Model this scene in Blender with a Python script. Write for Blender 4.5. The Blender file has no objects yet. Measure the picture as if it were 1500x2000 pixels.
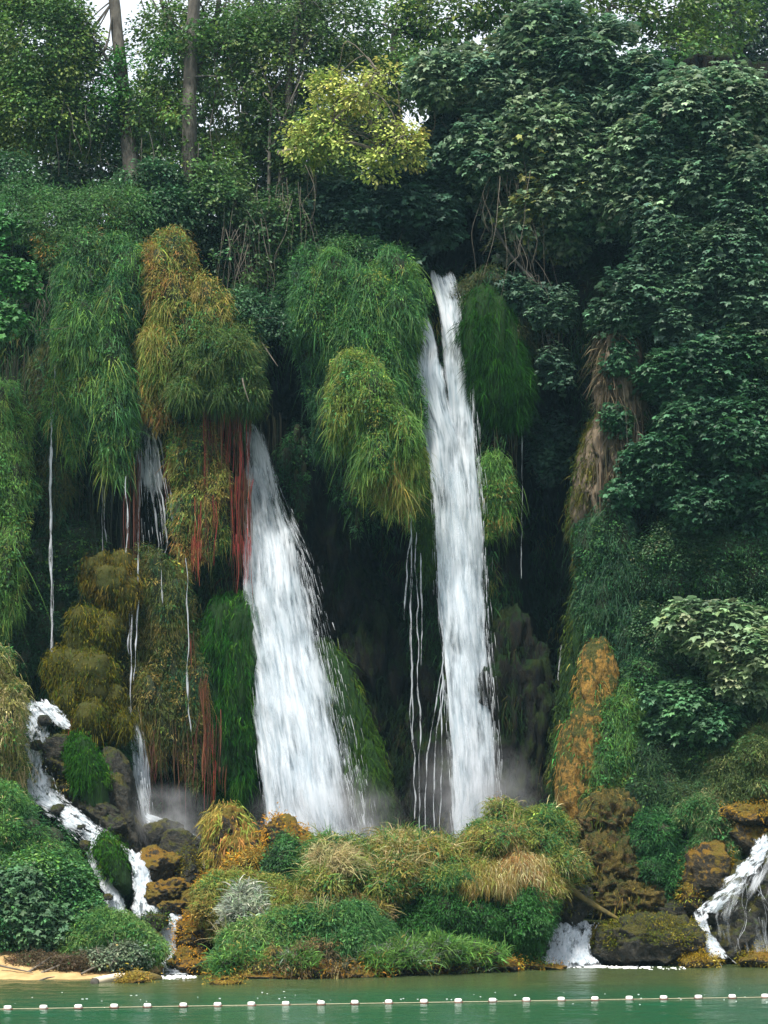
import bpy, math, random
import numpy as np
from mathutils import Vector
sc = bpy.context.scene
col = sc.collection
R = math.radians

# ------------------------------------------------------------------ camera
F, HC, HY = 3850.0, 4.0, 1640.0          # focal length in photo pixels, eye height, horizon row
cam_d = bpy.data.cameras.new('camera'); cam = bpy.data.objects.new('camera', cam_d); col.objects.link(cam)
cam.location = (0, 0, HC); cam.rotation_euler = (R(90), 0, 0)
cam_d.sensor_fit = 'VERTICAL'; cam_d.sensor_height = 36; cam_d.sensor_width = 27
cam_d.lens = 36 * F / 2000; cam_d.shift_y = (HY - 1000) / 2000
cam_d.clip_start = 0.5; cam_d.clip_end = 1500
sc.camera = cam

# ------------------------------------------------------------------ light
SUN_EL, SUN_AZ = 60, 24                   # azimuth: degrees to the left of straight behind the camera
w = bpy.data.worlds.new('World'); sc.world = w; w.use_nodes = True
nt = w.node_tree; nt.nodes.clear()
sky = nt.nodes.new('ShaderNodeTexSky'); sky.sky_type = 'NISHITA'; sky.sun_disc = False
sky.sun_elevation = R(SUN_EL); sky.sun_rotation = R(180 + SUN_AZ)
sky.air_density = 1.0; sky.dust_density = 4.0; sky.ozone_density = 1.0
bg = nt.nodes.new('ShaderNodeBackground'); bg.inputs['Strength'].default_value = 0.09
out = nt.nodes.new('ShaderNodeOutputWorld')
mxs = nt.nodes.new('ShaderNodeMix'); mxs.data_type = 'RGBA'; mxs.inputs[0].default_value = 0.6      # thin bright cloud veil over the blue
mxs.inputs[7].default_value = (9.0, 9.4, 9.8, 1); nt.links.new(sky.outputs[0], mxs.inputs[6])
nt.links.new(mxs.outputs[2], bg.inputs[0]); nt.links.new(bg.outputs[0], out.inputs[0])
sd = bpy.data.lights.new('sun', 'SUN'); sun = bpy.data.objects.new('sun', sd); col.objects.link(sun)
sd.energy = 3.4; sd.angle = R(8); sd.color = (1.0, 0.95, 0.86)
vec = Vector((-math.sin(R(SUN_AZ)) * math.cos(R(SUN_EL)), -math.cos(R(SUN_AZ)) * math.cos(R(SUN_EL)), math.sin(R(SUN_EL))))
sun.rotation_euler = vec.to_track_quat('Z', 'Y').to_euler(); sun.location = (-20, -30, 60)
sc.view_settings.view_transform = 'Standard'; sc.view_settings.look = 'None'
sc.view_settings.exposure = 1.2; sc.view_settings.gamma = 1
sc.render.engine = 'CYCLES'
cy = sc.cycles
cy.use_denoising = True; cy.max_bounces = 6; cy.diffuse_bounces = 3; cy.glossy_bounces = 2
cy.transmission_bounces = 4; cy.transparent_max_bounces = 20; cy.volume_bounces = 0
cy.caustics_reflective = False; cy.caustics_refractive = False

# ------------------------------------------------------------------ helpers
def W(px, py, Y):
    px, py, Y = np.broadcast_arrays(np.asarray(px, float), np.asarray(py, float), np.asarray(Y, float))
    return np.stack([(px - 750) / F * Y, Y, HC - (py - HY) / F * Y], -1)

def _h(x, y, z, s):
    n = (x * 374761393 + y * 668265263 + z * 2147483647 + s * 1274126177) & 0xffffffff
    n = ((n ^ (n >> 13)) * 1274126177) & 0xffffffff
    n = ((n ^ (n >> 16)) * 2246822519) & 0xffffffff
    return ((n ^ (n >> 15)) & 0xffffff) / float(0xffffff)

def vn(p, seed=0):
    p = np.asarray(p, float); i = np.floor(p).astype(np.int64); f = p - i; f = f * f * (3 - 2 * f)
    r = 0
    for a in (0, 1):
        for b in (0, 1):
            for c in (0, 1):
                wt = (f[:, 0] if a else 1 - f[:, 0]) * (f[:, 1] if b else 1 - f[:, 1]) * (f[:, 2] if c else 1 - f[:, 2])
                r = r + wt * _h(i[:, 0] + a + 5000, i[:, 1] + b + 5000, i[:, 2] + c + 5000, seed)
    return r * 2 - 1

def fbm(p, o=4, seed=0, lac=2.1, gain=0.5):
    r, a, t = 0, 1, 0
    for k in range(o):
        r = r + a * vn(np.asarray(p) * lac ** k + 17.3 * k, seed + k); t += a; a *= gain
    return r / t

def unit(v):
    return v / (np.linalg.norm(v, axis=-1, keepdims=True) + 1e-9)

def mesh_obj(name, V, Q, mat, parent=None, C=None, smooth=False, attrs=None, uv=None):
    V = np.asarray(V, np.float64); Q = np.asarray(Q, np.int32)
    if parent is not None: V = V - np.array(parent.location)
    k = Q.shape[1]; me = bpy.data.meshes.new(name)
    me.vertices.add(len(V)); me.vertices.foreach_set('co', V.astype(np.float32).ravel())
    me.loops.add(Q.size); me.loops.foreach_set('vertex_index', Q.ravel())
    me.polygons.add(len(Q)); me.polygons.foreach_set('loop_start', np.arange(0, Q.size, k, dtype=np.int32))
    if smooth: me.polygons.foreach_set('use_smooth', np.ones(len(Q), bool))
    me.update(calc_edges=True)
    if not smooth:
        me.shade_flat()
    if C is not None:
        a = me.attributes.new('Col', 'FLOAT_COLOR', 'POINT')
        c4 = np.ones((len(V), 4), np.float32); c4[:, :3] = C; a.data.foreach_set('color', c4.ravel())
    for n, arr in (attrs or {}).items():
        a = me.attributes.new(n, 'FLOAT', 'POINT'); a.data.foreach_set('value', np.asarray(arr, np.float32))
    if uv is not None:
        l = me.uv_layers.new(name='UVMap'); l.data.foreach_set('uv', np.asarray(uv, np.float32)[Q.ravel()].ravel())
    me.materials.append(mat)
    o = bpy.data.objects.new(name, me); col.objects.link(o)
    if parent is not None: o.parent = parent
    return o

def tag(o, label=None, cat=None, group=None, kind=None):
    if label: o['label'] = label
    if cat: o['category'] = cat
    if group: o['group'] = group
    if kind: o['kind'] = kind
    return o

def thing(name, label, cat, loc, group=None):
    o = bpy.data.objects.new(name, None); o.empty_display_size = 0.3; col.objects.link(o)
    o.location = [float(v) for v in loc]
    return tag(o, label, cat, group)

# ------------------------------------------------------------------ materials
def newmat(name):
    m = bpy.data.materials.new(name); m.use_nodes = True; m.node_tree.nodes.clear()
    return m, m.node_tree.nodes, m.node_tree.links

def leaf_mat(name, trans=0.3, rough=0.5, spec=0.35):
    m, N, L = newmat(name)
    a = N.new('ShaderNodeAttribute'); a.attribute_name = 'Col'
    p = N.new('ShaderNodeBsdfPrincipled'); p.inputs['Roughness'].default_value = rough
    p.inputs['Specular IOR Level'].default_value = spec
    t = N.new('ShaderNodeBsdfTranslucent'); mx = N.new('ShaderNodeMixShader'); mx.inputs[0].default_value = trans
    o = N.new('ShaderNodeOutputMaterial')
    L.new(a.outputs['Color'], p.inputs['Base Color']); L.new(a.outputs['Color'], t.inputs['Color'])
    L.new(p.outputs[0], mx.inputs[1]); L.new(t.outputs[0], mx.inputs[2]); L.new(mx.outputs[0], o.inputs[0])
    return m

def mixc(N, L, fac, a, b):
    x = N.new('ShaderNodeMix'); x.data_type = 'RGBA'
    for s, v in ((0, fac), (6, a), (7, b)):
        if isinstance(v, (tuple, list)): x.inputs[s].default_value = (*v, 1)
        elif isinstance(v, (float, int)): x.inputs[s].default_value = v
        else: L.new(v, x.inputs[s])
    return x.outputs[2]

def noise(N, L, scale, detail=6, vecsc=None, rough=0.6, coord=None):
    n = N.new('ShaderNodeTexNoise'); n.inputs['Scale'].default_value = scale
    n.inputs['Detail'].default_value = detail; n.inputs['Roughness'].default_value = rough
    if coord is None:
        coord = N.new('ShaderNodeNewGeometry').outputs['Position']
    if vecsc:
        mp = N.new('ShaderNodeMapping'); mp.inputs['Scale'].default_value = vecsc
        L.new(coord, mp.inputs[0]); coord = mp.outputs[0]
    L.new(coord, n.inputs['Vector'])
    return n.outputs['Fac']

def ramp(N, L, fac, lo, hi):
    r = N.new('ShaderNodeMapRange'); r.inputs[1].default_value = lo; r.inputs[2].default_value = hi
    r.interpolation_type = 'SMOOTHSTEP'; L.new(fac, r.inputs[0]); return r.outputs[0]

def math_(N, L, op, a, b=0.0):
    m = N.new('ShaderNodeMath'); m.operation = op
    for s, v in ((0, a), (1, b)):
        if isinstance(v, (float, int)): m.inputs[s].default_value = v
        else: L.new(v, m.inputs[s])
    return m.outputs[0]

def rock_mat(name, rock, rock2, moss, moss2, amount, rough=0.6, stretch=(1, 1, 1), sc_=1.0, bump=0.35, spec=0.25):
    """amount: 0 bare rock .. 1 moss everywhere; moss prefers upward faces"""
    m, N, L = newmat(name)
    g = N.new('ShaderNodeNewGeometry'); sx = N.new('ShaderNodeSeparateXYZ'); L.new(g.outputs['Normal'], sx.inputs[0])
    n1 = noise(N, L, 0.9 * sc_, 8, stretch); n2 = noise(N, L, 4.5 * sc_, 8, stretch); n3 = noise(N, L, 16 * sc_, 5, stretch)
    rc = mixc(N, L, ramp(N, L, n2, 0.35, 0.65), rock, rock2)
    mc = mixc(N, L, ramp(N, L, n1, 0.38, 0.62), moss, moss2)
    mc = mixc(N, L, ramp(N, L, n3, 0.3, 0.75), mc, tuple(0.45 * v for v in moss))
    f = math_(N, L, 'ADD', math_(N, L, 'MULTIPLY', sx.outputs[2], 0.22), math_(N, L, 'ADD', math_(N, L, 'MULTIPLY', n2, 0.6), math_(N, L, 'MULTIPLY', n1, 0.6)))
    f = ramp(N, L, f, 1.15 - amount, 1.27 - amount)
    c = mixc(N, L, f, rc, mc)
    p = N.new('ShaderNodeBsdfPrincipled'); L.new(c, p.inputs['Base Color'])
    rr = N.new('ShaderNodeMapRange'); L.new(f, rr.inputs[0]); rr.inputs[3].default_value = rough; rr.inputs[4].default_value = 0.9
    L.new(rr.outputs[0], p.inputs['Roughness']); p.inputs['Specular IOR Level'].default_value = spec
    b = N.new('ShaderNodeBump'); b.inputs['Strength'].default_value = bump; b.inputs['Distance'].default_value = 0.25
    L.new(math_(N, L, 'ADD', n2, math_(N, L, 'MULTIPLY', n3, 0.5)), b.inputs['Height']); L.new(b.outputs[0], p.inputs['Normal'])
    o = N.new('ShaderNodeOutputMaterial'); L.new(p.outputs[0], o.inputs[0])
    return m

def plain_mat(name, c1, c2, rough=0.6, scale=6, stretch=None, bump=0.2):
    m, N, L = newmat(name)
    n = noise(N, L, scale, 8, stretch)
    p = N.new('ShaderNodeBsdfPrincipled'); L.new(mixc(N, L, ramp(N, L, n, 0.3, 0.7), c1, c2), p.inputs['Base Color'])
    p.inputs['Roughness'].default_value = rough
    b = N.new('ShaderNodeBump'); b.inputs['Strength'].default_value = bump; b.inputs['Distance'].default_value = 0.1
    L.new(n, b.inputs['Height']); L.new(b.outputs[0], p.inputs['Normal'])
    o = N.new('ShaderNodeOutputMaterial'); L.new(p.outputs[0], o.inputs[0])
    return m

def fall_mat(name, gain=1.0, s1=(3.6, 0.34), s2=(14, 1.2), s3=(1.3, 0.55), hard=0.36, boost=1.7):
    """white water: streaks of foam with open gaps; 'dens' thins it towards the torn edges"""
    m, N, L = newmat(name)
    uv = N.new('ShaderNodeUVMap').outputs[0]
    n1 = noise(N, L, 1.0, 5, (*s1, 1), 0.66, uv)
    n2 = noise(N, L, 1.0, 4, (*s2, 1), 0.6, uv)
    n3 = noise(N, L, 1.0, 3, (*s3, 1), 0.55, uv)
    s = math_(N, L, 'ADD', math_(N, L, 'MULTIPLY', n1, 0.50), math_(N, L, 'ADD', math_(N, L, 'MULTIPLY', n2, 0.18), math_(N, L, 'MULTIPLY', n3, 0.50)))
    s = math_(N, L, 'ADD', math_(N, L, 'MULTIPLY', math_(N, L, 'SUBTRACT', s, .59), boost), .59)
    a = N.new('ShaderNodeAttribute'); a.attribute_name = 'dens'
    th = math_(N, L, 'ADD', s, math_(N, L, 'MULTIPLY', math_(N, L, 'SUBTRACT', a.outputs['Fac'], 1.0), 0.55))
    f = math_(N, L, 'MULTIPLY', ramp(N, L, th, 0.38, 0.38 + hard), gain)
    d = N.new('ShaderNodeBsdfPrincipled'); d.inputs['Roughness'].default_value = 0.45
    L.new(mixc(N, L, ramp(N, L, math_(N, L, 'ADD', math_(N, L, 'MULTIPLY', n1, .6), math_(N, L, 'MULTIPLY', n2, .4)), 0.32, 0.62), (0.26, 0.36, 0.43), (0.66, 0.70, 0.75)), d.inputs['Base Color'])
    t = N.new('ShaderNodeBsdfTranslucent'); t.inputs[0].default_value = (0.84, 0.88, 0.92, 1)
    mx = N.new('ShaderNodeMixShader'); mx.inputs[0].default_value = 0.35
    L.new(d.outputs[0], mx.inputs[1]); L.new(t.outputs[0], mx.inputs[2])
    b = N.new('ShaderNodeBump'); b.inputs['Strength'].default_value = 0.5; b.inputs['Distance'].default_value = 0.12
    L.new(math_(N, L, 'ADD', n1, math_(N, L, 'MULTIPLY', n2, 0.5)), b.inputs['Height']); L.new(b.outputs[0], d.inputs['Normal'])
    tr = N.new('ShaderNodeBsdfTransparent'); m2 = N.new('ShaderNodeMixShader')
    L.new(f, m2.inputs[0]); L.new(tr.outputs[0], m2.inputs[1]); L.new(mx.outputs[0], m2.inputs[2])
    o = N.new('ShaderNodeOutputMaterial'); L.new(m2.outputs[0], o.inputs[0])
    return m

M_leaf = leaf_mat('leaf'); M_grass = leaf_mat('grass_blade', 0.35, 0.55, 0.25); M_moss = leaf_mat('moss_fuzz', 0.15, 0.9, 0.05)
M_fall = fall_mat('white_water'); M_veil = fall_mat('thin_white_water', 0.75)
def strand_mat():
    m = leaf_mat('water_strand', 0.4, 0.3, 0.5); N, L = m.node_tree.nodes, m.node_tree.links
    o = [n for n in N if n.type == 'OUTPUT_MATERIAL'][0]; sh = o.inputs[0].links[0].from_socket
    tr = N.new('ShaderNodeBsdfTransparent'); mx = N.new('ShaderNodeMixShader')
    L.new(ramp(N, L, noise(N, L, 2.2, 3, (3, 3, .8)), .25, .75), mx.inputs[0]); L.new(tr.outputs[0], mx.inputs[1]); L.new(sh, mx.inputs[2]); L.new(mx.outputs[0], o.inputs[0])
    return m
M_strand = strand_mat(); M_casc = fall_mat('tumbling_white_water', 1.0, (6, 2.6), (16, 8), (2.2, 1.6), .30, 2.6)
M_bark = plain_mat('bark', (0.030, 0.026, 0.020), (0.085, 0.078, 0.064), 0.85, 5, (1, 1, 0.5), 0.5)
M_twig = plain_mat('dry_twig', (0.06, 0.05, 0.038), (0.14, 0.12, 0.09), 0.8, 4)
M_core = plain_mat('root_mat', (0.010, 0.016, 0.006), (0.025, 0.032, 0.010), 0.95, 3, None, 0.6)
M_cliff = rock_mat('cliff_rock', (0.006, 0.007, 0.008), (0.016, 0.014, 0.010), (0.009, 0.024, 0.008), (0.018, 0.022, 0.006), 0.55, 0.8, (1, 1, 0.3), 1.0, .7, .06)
M_wet = rock_mat('wet_rock', (0.014, 0.016, 0.014), (0.05, 0.045, 0.034), (0.03, 0.05, 0.01), (0.09, 0.075, 0.015), 0.5, 0.5, (1, 1, 1), 1.4, .9)
M_orange = rock_mat('mossy_orange_rock', (0.022, 0.020, 0.014), (0.06, 0.048, 0.03), (0.24, 0.13, 0.015), (0.12, 0.11, 0.018), 0.55, 0.7, (1, 1, 1), 1.6, .9)
M_tufa = rock_mat('tufa', (0.13, 0.10, 0.065), (0.055, 0.045, 0.032), (0.03, 0.05, 0.012), (0.09, 0.075, 0.02), 0.32, 0.8, (1, 1, 0.3))
M_ochre = rock_mat('ochre_tufa', (0.29, 0.165, 0.034), (0.11, 0.075, 0.022), (0.03, 0.05, 0.010), (0.08, 0.08, 0.016), 0.56, 0.9, (1, 1, 0.55), 1.8, 0.9)
M_brown = rock_mat('brown_tufa', (0.13, 0.085, 0.030), (0.035, 0.028, 0.013), (0.030, 0.050, 0.010), (0.16, 0.11, 0.025), 0.62, 0.9, (1, 1, 0.7), 1.8, 0.9)
M_green = rock_mat('green_moss_slab', (0.010, 0.016, 0.007), (0.015, 0.02, 0.008), (0.010, 0.042, 0.005), (0.016, 0.058, 0.006), 0.85, 0.7, (1.8, 1.8, 0.10), 1.3, 0.9)
M_olive = rock_mat('olive_moss', (0.02, 0.018, 0.008), (0.03, 0.025, 0.012), (0.050, 0.048, 0.005), (0.028, 0.038, 0.005), 0.95, 0.8)
M_sand = plain_mat('sand', (0.30, 0.19, 0.075), (0.40, 0.27, 0.12), 0.95, 3, (1, 1, 1), 0.25)
M_foam = plain_mat('foam', (0.85, 0.88, 0.90), (0.95, 0.96, 0.97), 0.6, 8, None, 0.8)

# ------------------------------------------------------------------ geometry makers
rng = np.random.default_rng(7)

def ellipsoid_grid(n=40, m=56):
    th = np.linspace(0, math.pi, n + 1); ph = np.linspace(0, 2 * math.pi, m, endpoint=False)
    T, P = np.meshgrid(th, ph, indexing='ij')
    V = np.stack([np.sin(T) * np.cos(P), np.sin(T) * np.sin(P), np.cos(T)], -1).reshape(-1, 3)
    i, j = np.meshgrid(np.arange(n), np.arange(m), indexing='ij')
    a = i * m + j; b = i * m + (j + 1) % m; c = (i + 1) * m + (j + 1) % m; d = (i + 1) * m + j
    return V, np.stack([a, d, c, b], -1).reshape(-1, 4)

def lobe_parts(l):
    """lobe = (px, py, depth, rx px, rz px, ry metres, tilt degrees)"""
    px, py, Y, rx, rz, ry = l[:6]; rot = R(l[6]) if len(l) > 6 else 0.0
    s = Y / F
    return W(px, py, Y), np.array([rx * s, ry, rz * s]), rot

def rotY(v, a):
    c, s = math.cos(a), math.sin(a)
    return np.stack([v[:, 0] * c + v[:, 2] * s, v[:, 1], -v[:, 0] * s + v[:, 2] * c], -1)

def lobes_mesh(lobes, amp=0.18, freq=1.0, stretch=(1, 1, 1), scale=1.0, seed=0, res=(36, 48), ridge=0.0, chisel=0):
    Vs, Qs, off = [], [], 0
    for k, l in enumerate(lobes):
        c, r, rot = lobe_parts(l)
        U, Q = ellipsoid_grid(*res)
        # squarer than an ellipsoid
        Us = U * (np.abs(U).max(1, keepdims=True) ** -0.22)
        if chisel:
            gg = np.random.default_rng(seed * 13 + k); Us = Us * 1.12
            for _ in range(chisel):
                nn = unit(gg.normal(size=3)); dd = gg.uniform(.72, .98); over = np.maximum(Us @ nn - dd, 0); Us = Us - over[:, None] * nn * .92
        P = rotY(Us * r * scale, rot) + c
        n = fbm(P * np.array(stretch) * freq, 5, seed + k)
        if ridge: n = n + .28 * fbm(P * np.array(stretch) * freq * 5, 3, seed + 70 + k) + ridge * (0.5 - np.abs(fbm(P * np.array(stretch) * freq * 1.7, 4, seed + 50 + k)) * 2)
        P = P + rotY(U, rot) * (n * amp * (np.prod(r) ** (1 / 3)) )[:, None]
        Vs.append(P); Qs.append(Q + off); off += len(P)
    return np.concatenate(Vs), np.concatenate(Qs)

def lump(lobes, m, f, seed, vert=1.0):
    """break smooth lobes into many smaller overlapping ones on their visible side"""
    g = np.random.default_rng(seed); out_ = []
    for l in lobes:
        px, py, Y, rx, rz, ry = l[:6]; rot = R(l[6]) if len(l) > 6 else 0.0; s = Y / F
        out_.append((px, py, Y + ry * .15, rx * .8, rz * .8, ry * .8, math.degrees(rot)))
        for k in range(m):
            u = unit(g.normal(size=3)); u[1] = -abs(u[1]) * .9
            rr = g.uniform(.6, 1.12); v = rotY(np.array([[u[0] * rx * rr, 0, u[2] * rz * rr]]), rot)[0]
            q = f * math.exp(g.uniform(-.75, .3)); a = min(rx, rz)
            if vert > 1.5 and k < 6:      # ragged strands trailing below the clump
                xs = g.uniform(-.95, .95); out_.append((px + xs * rx, py + rz * (1 - .5 * xs * xs) * g.uniform(.65, 1.1), Y - ry * .2, g.uniform(5, 12), g.uniform(26, 70), ry * .25, g.normal(0, 2)))
            out_.append((px + v[0], py - v[2], Y + u[1] * ry * rr * .8, (a * .6 + rx * .4) * q, (a * .6 + rz * .4) * q * vert, ry * q, math.degrees(rot) + g.normal(0, 8)))
    return out_

def lobe_points(lobes, n, seed, jitter=0.12, backcut=0.35, shell=0.0, bottom=-1.0):
    g = np.random.default_rng(seed)
    info = [lobe_parts(l) for l in lobes]
    area = np.array([(r[0] * r[1] + r[0] * r[2] + r[1] * r[2]) for c, r, t in info])
    which = g.choice(len(lobes), size=int(n * 2.2), p=area / area.sum())
    U = unit(g.normal(size=(len(which), 3)))
    keep = (U[:, 1] < backcut) & (U[:, 2] > bottom); which = which[keep][:n]; U = U[keep][:n]
    P = np.zeros_like(U); Nn = np.zeros_like(U)
    for k, (c, r, t) in enumerate(info):
        m = which == k
        if not m.any(): continue
        u = U[m]; sh = 1 - shell * g.random(m.sum()) ** 1.5
        q = rotY(u * r, t) + c
        bump = 1 + jitter * fbm(q * 0.9, 3, seed)
        P[m] = rotY(u * r * (bump * sh)[:, None], t) + c
        Nn[m] = unit(rotY(u / r, t))
    # drop points buried inside another lobe
    ok = np.ones(len(P), bool)
    for k, (c, r, t) in enumerate(info):
        q = rotY(P - c, -t) / r
        ok &= ~((np.linalg.norm(q, axis=1) < 0.82 - shell) & (which != k))
    return P[ok], Nn[ok]

def palette(P, pal, seed, freq=0.7, spread=0.18):
    """pal: list of (weight, rgb). Neighbouring plants share a colour, each blade varies a little"""
    g = np.random.default_rng(seed + 99)
    wts = np.array([p[0] for p in pal], float); cs = np.array([p[1] for p in pal])
    x = fbm(P * freq, 3, seed + 31) * 0.75 + 0.5 + g.normal(0, 0.16, len(P))
    x = np.clip(x, 0, 0.9999); e = np.cumsum(wts / wts.sum())
    c = cs[np.searchsorted(e, x).clip(0, len(cs) - 1)]
    return c * np.exp(g.normal(0, spread * 1.5, (len(P), 1))) * (1 + g.normal(0, 0.07, (len(P), 3)))

def blades(root, d0, L, Wd, g_, C, seg=3, seed=0, taper=1.0):
    g = np.random.default_rng(seed + 5); n = len(root)
    t = np.linspace(0, 1, seg + 1)[None, :, None]
    L = np.broadcast_to(np.asarray(L, float), (n,))[:, None, None]; G = np.broadcast_to(np.asarray(g_, float), (n,))[:, None, None]
    down = np.array([0, 0, -1.0])
    P = root[:, None, :] + L * (d0[:, None, :] * t + G * t * t * down)
    T = unit(d0[:, None, :] + 2 * G * t * down)
    side = unit(np.cross(T, unit(g.normal(size=(n, 3)))[:, None, :]))
    wd = np.broadcast_to(np.asarray(Wd, float), (n,))[:, None, None] * (1 - taper * 0.85 * t ** 1.6) * 0.5
    V = np.stack([P - side * wd, P + side * wd], 2).reshape(-1, 3)
    b = (np.arange(n) * (seg + 1) * 2)[:, None] + np.arange(seg)[None, :] * 2
    Q = np.stack([b, b + 1, b + 3, b + 2], -1).reshape(-1, 4)
    return V, Q, np.repeat(C, (seg + 1) * 2, axis=0)

def tuft_mesh(lobes, n, k, L, Wd, mode, pal, seed, spread=0.45, jitter=0.15, backcut=0.35, seg=3, freq=0.7, bottom=-1.0, sway=(0, 0, 0), rad=0.12):
    g = np.random.default_rng(seed)
    P, Nn = lobe_points(lobes, n, seed, jitter, backcut, 0.0, bottom); n = len(P)
    kp = fbm(P * np.array([1.3, 1.3, .7]), 3, seed + 61) + g.normal(0, .12, n) > -.42; P, Nn = P[kp], Nn[kp]; n = len(P)
    ln = L * np.exp(g.normal(0, 0.3, n) + .9 * fbm(P * np.array([1.6, 1.6, .5]), 3, seed + 62))
    up = np.array([0, 0, 1.0]); axj = g.normal(0, 0.25, (n, 3))
    if mode == 'hang': ax = unit(Nn * 0.5 + axj * 0.6 - up * 0.75) ; gg = 0.55
    elif mode == 'tuft': ax = unit(Nn * 0.55 + axj + up * 0.9); gg = 0.45
    elif mode == 'arch': ax = unit(Nn * 0.9 + axj + up * 0.35); gg = 0.95
    else: ax = unit(Nn + axj); gg = 0.3
    ax = ax + np.array(sway)
    Pk = np.repeat(P, k, 0); m = len(Pk)
    Pk = Pk + g.normal(0, rad, (m, 3)) * np.array([1, 0.6, 1])
    D = unit(np.repeat(ax, k, 0) + g.normal(0, spread, (m, 3)))
    if mode == 'hang': D[:, 2] = np.minimum(D[:, 2], 0.15)
    C = palette(P, pal, seed, freq); C = np.repeat(C, k, 0) * np.exp(g.normal(0, 0.14, (m, 1)))
    LL = np.repeat(ln, k) * g.uniform(0.5, 1.25, m)
    return blades(Pk, D, LL, Wd * g.uniform(0.6, 1.4, m), gg, np.clip(C, 0, 0.8), seg, seed)

# leaf templates: (verts, quads)
def _lobed():
    tips = [(90, 1.0), (30, .82), (150, .82), (-34, .52), (214, .52)]; notch = [(61, .60), (119, .60), (0, .50), (180, .50), (270, .12)]
    pts = [(0, 0.05, 0.06)] + [(r * math.cos(R(a)), r * math.sin(R(a)) + .1, -0.18 * r) for a, r in tips] + [(r * math.cos(R(a)), r * math.sin(R(a)) + .1, 0.02) for a, r in notch]
    # order: c, tips 1..5, notches 6..10
    q = [(0, 6, 1, 7), (0, 8, 2, 6), (0, 7, 3, 9), (0, 10, 4, 8), (0, 9, 5, 10)]
    return np.array(pts), np.array(q)
def _oval():
    return np.array([(0, 0, 0), (-.32, .5, .10), (0, 1.0, -.06), (.32, .5, .10)]), np.array([(0, 3, 2, 1)])
def _broad():
    return np.array([(0, 0, 0), (-.38, .28, .06), (-.34, .72, .02), (0, 1.05, -.15), (.34, .72, .02), (.38, .28, .06), (0, .5, -.03)]), \
        np.array([(0, 6, 2, 1), (6, 3, 2, 2), (0, 5, 4, 6), (6, 4, 3, 3)])
def _narrow():
    return np.array([(0, 0, 0), (-.13, .45, .03), (0, 1.0, -.12), (.13, .45, .03)]), np.array([(0, 3, 2, 1)])
TEMPL = {'lobed': _lobed(), 'oval': _oval(), 'narrow': _narrow()}

def leaf_mesh(c, nrm, tip, size, C, kind):
    T, Q = TEMPL[kind]; n = len(c); nrm = unit(nrm)
    tip = unit(tip - nrm * (tip * nrm).sum(1, keepdims=True)); b = np.cross(tip, nrm)
    s = np.broadcast_to(np.asarray(size, float), (n,))[:, None, None]
    V = c[:, None] + s * (T[None, :, :1] * b[:, None] + T[None, :, 1:2] * tip[:, None] + T[None, :, 2:] * nrm[:, None])
    QQ = (np.arange(n) * len(T))[:, None, None] + Q[None]
    return V.reshape(-1, 3), QQ.reshape(-1, 4), np.repeat(C, len(T), 0)

def foliage(lobes, n, k, size, kind, pal, seed, rad=0.35, jitter=0.25, backcut=0.4, shell=0.45, gap=-0.25, freq=0.5, upness=0.7, gfreq=0.55, bottom=-1.0, droop=.25):
    g = np.random.default_rng(seed)
    P, Nn = lobe_points(lobes, n, seed, jitter, backcut, shell, bottom)
    keep = fbm(P * gfreq, 3, seed + 3) > gap + g.normal(0, 0.08, len(P)); P, Nn = P[keep], Nn[keep]; n = len(P)
    ax = unit(Nn * 0.8 + np.array([0, 0, 0.35]) + g.normal(0, 0.3, (n, 3)))
    Pk = np.repeat(P, k, 0); A = np.repeat(ax, k, 0); m = len(Pk)
    off = g.normal(0, 1, (m, 3)); off = unit(off) * (g.random((m, 1)) ** 0.5) * rad
    off = off * np.array([1, 1, 0.75]) + A * rad * 0.25
    tip = unit(off * 1.0 + A * 0.5 * rad + g.normal(0, 0.25 * rad, (m, 3)) + np.array([0, 0, -1.0]) * droop * rad)
    nrm = unit(A * 0.55 + np.array([0, 0, upness]) + g.normal(0, 0.38, (m, 3)))
    C = palette(P, pal, seed, freq); C = np.repeat(C, k, 0) * np.exp(g.normal(0, 0.16, (m, 1)))
    V, Q, C = leaf_mesh(Pk + off, nrm, tip, size * g.uniform(0.6, 1.25, m), np.clip(C, 0, 0.8), kind)
    return V, Q, C, P

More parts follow.
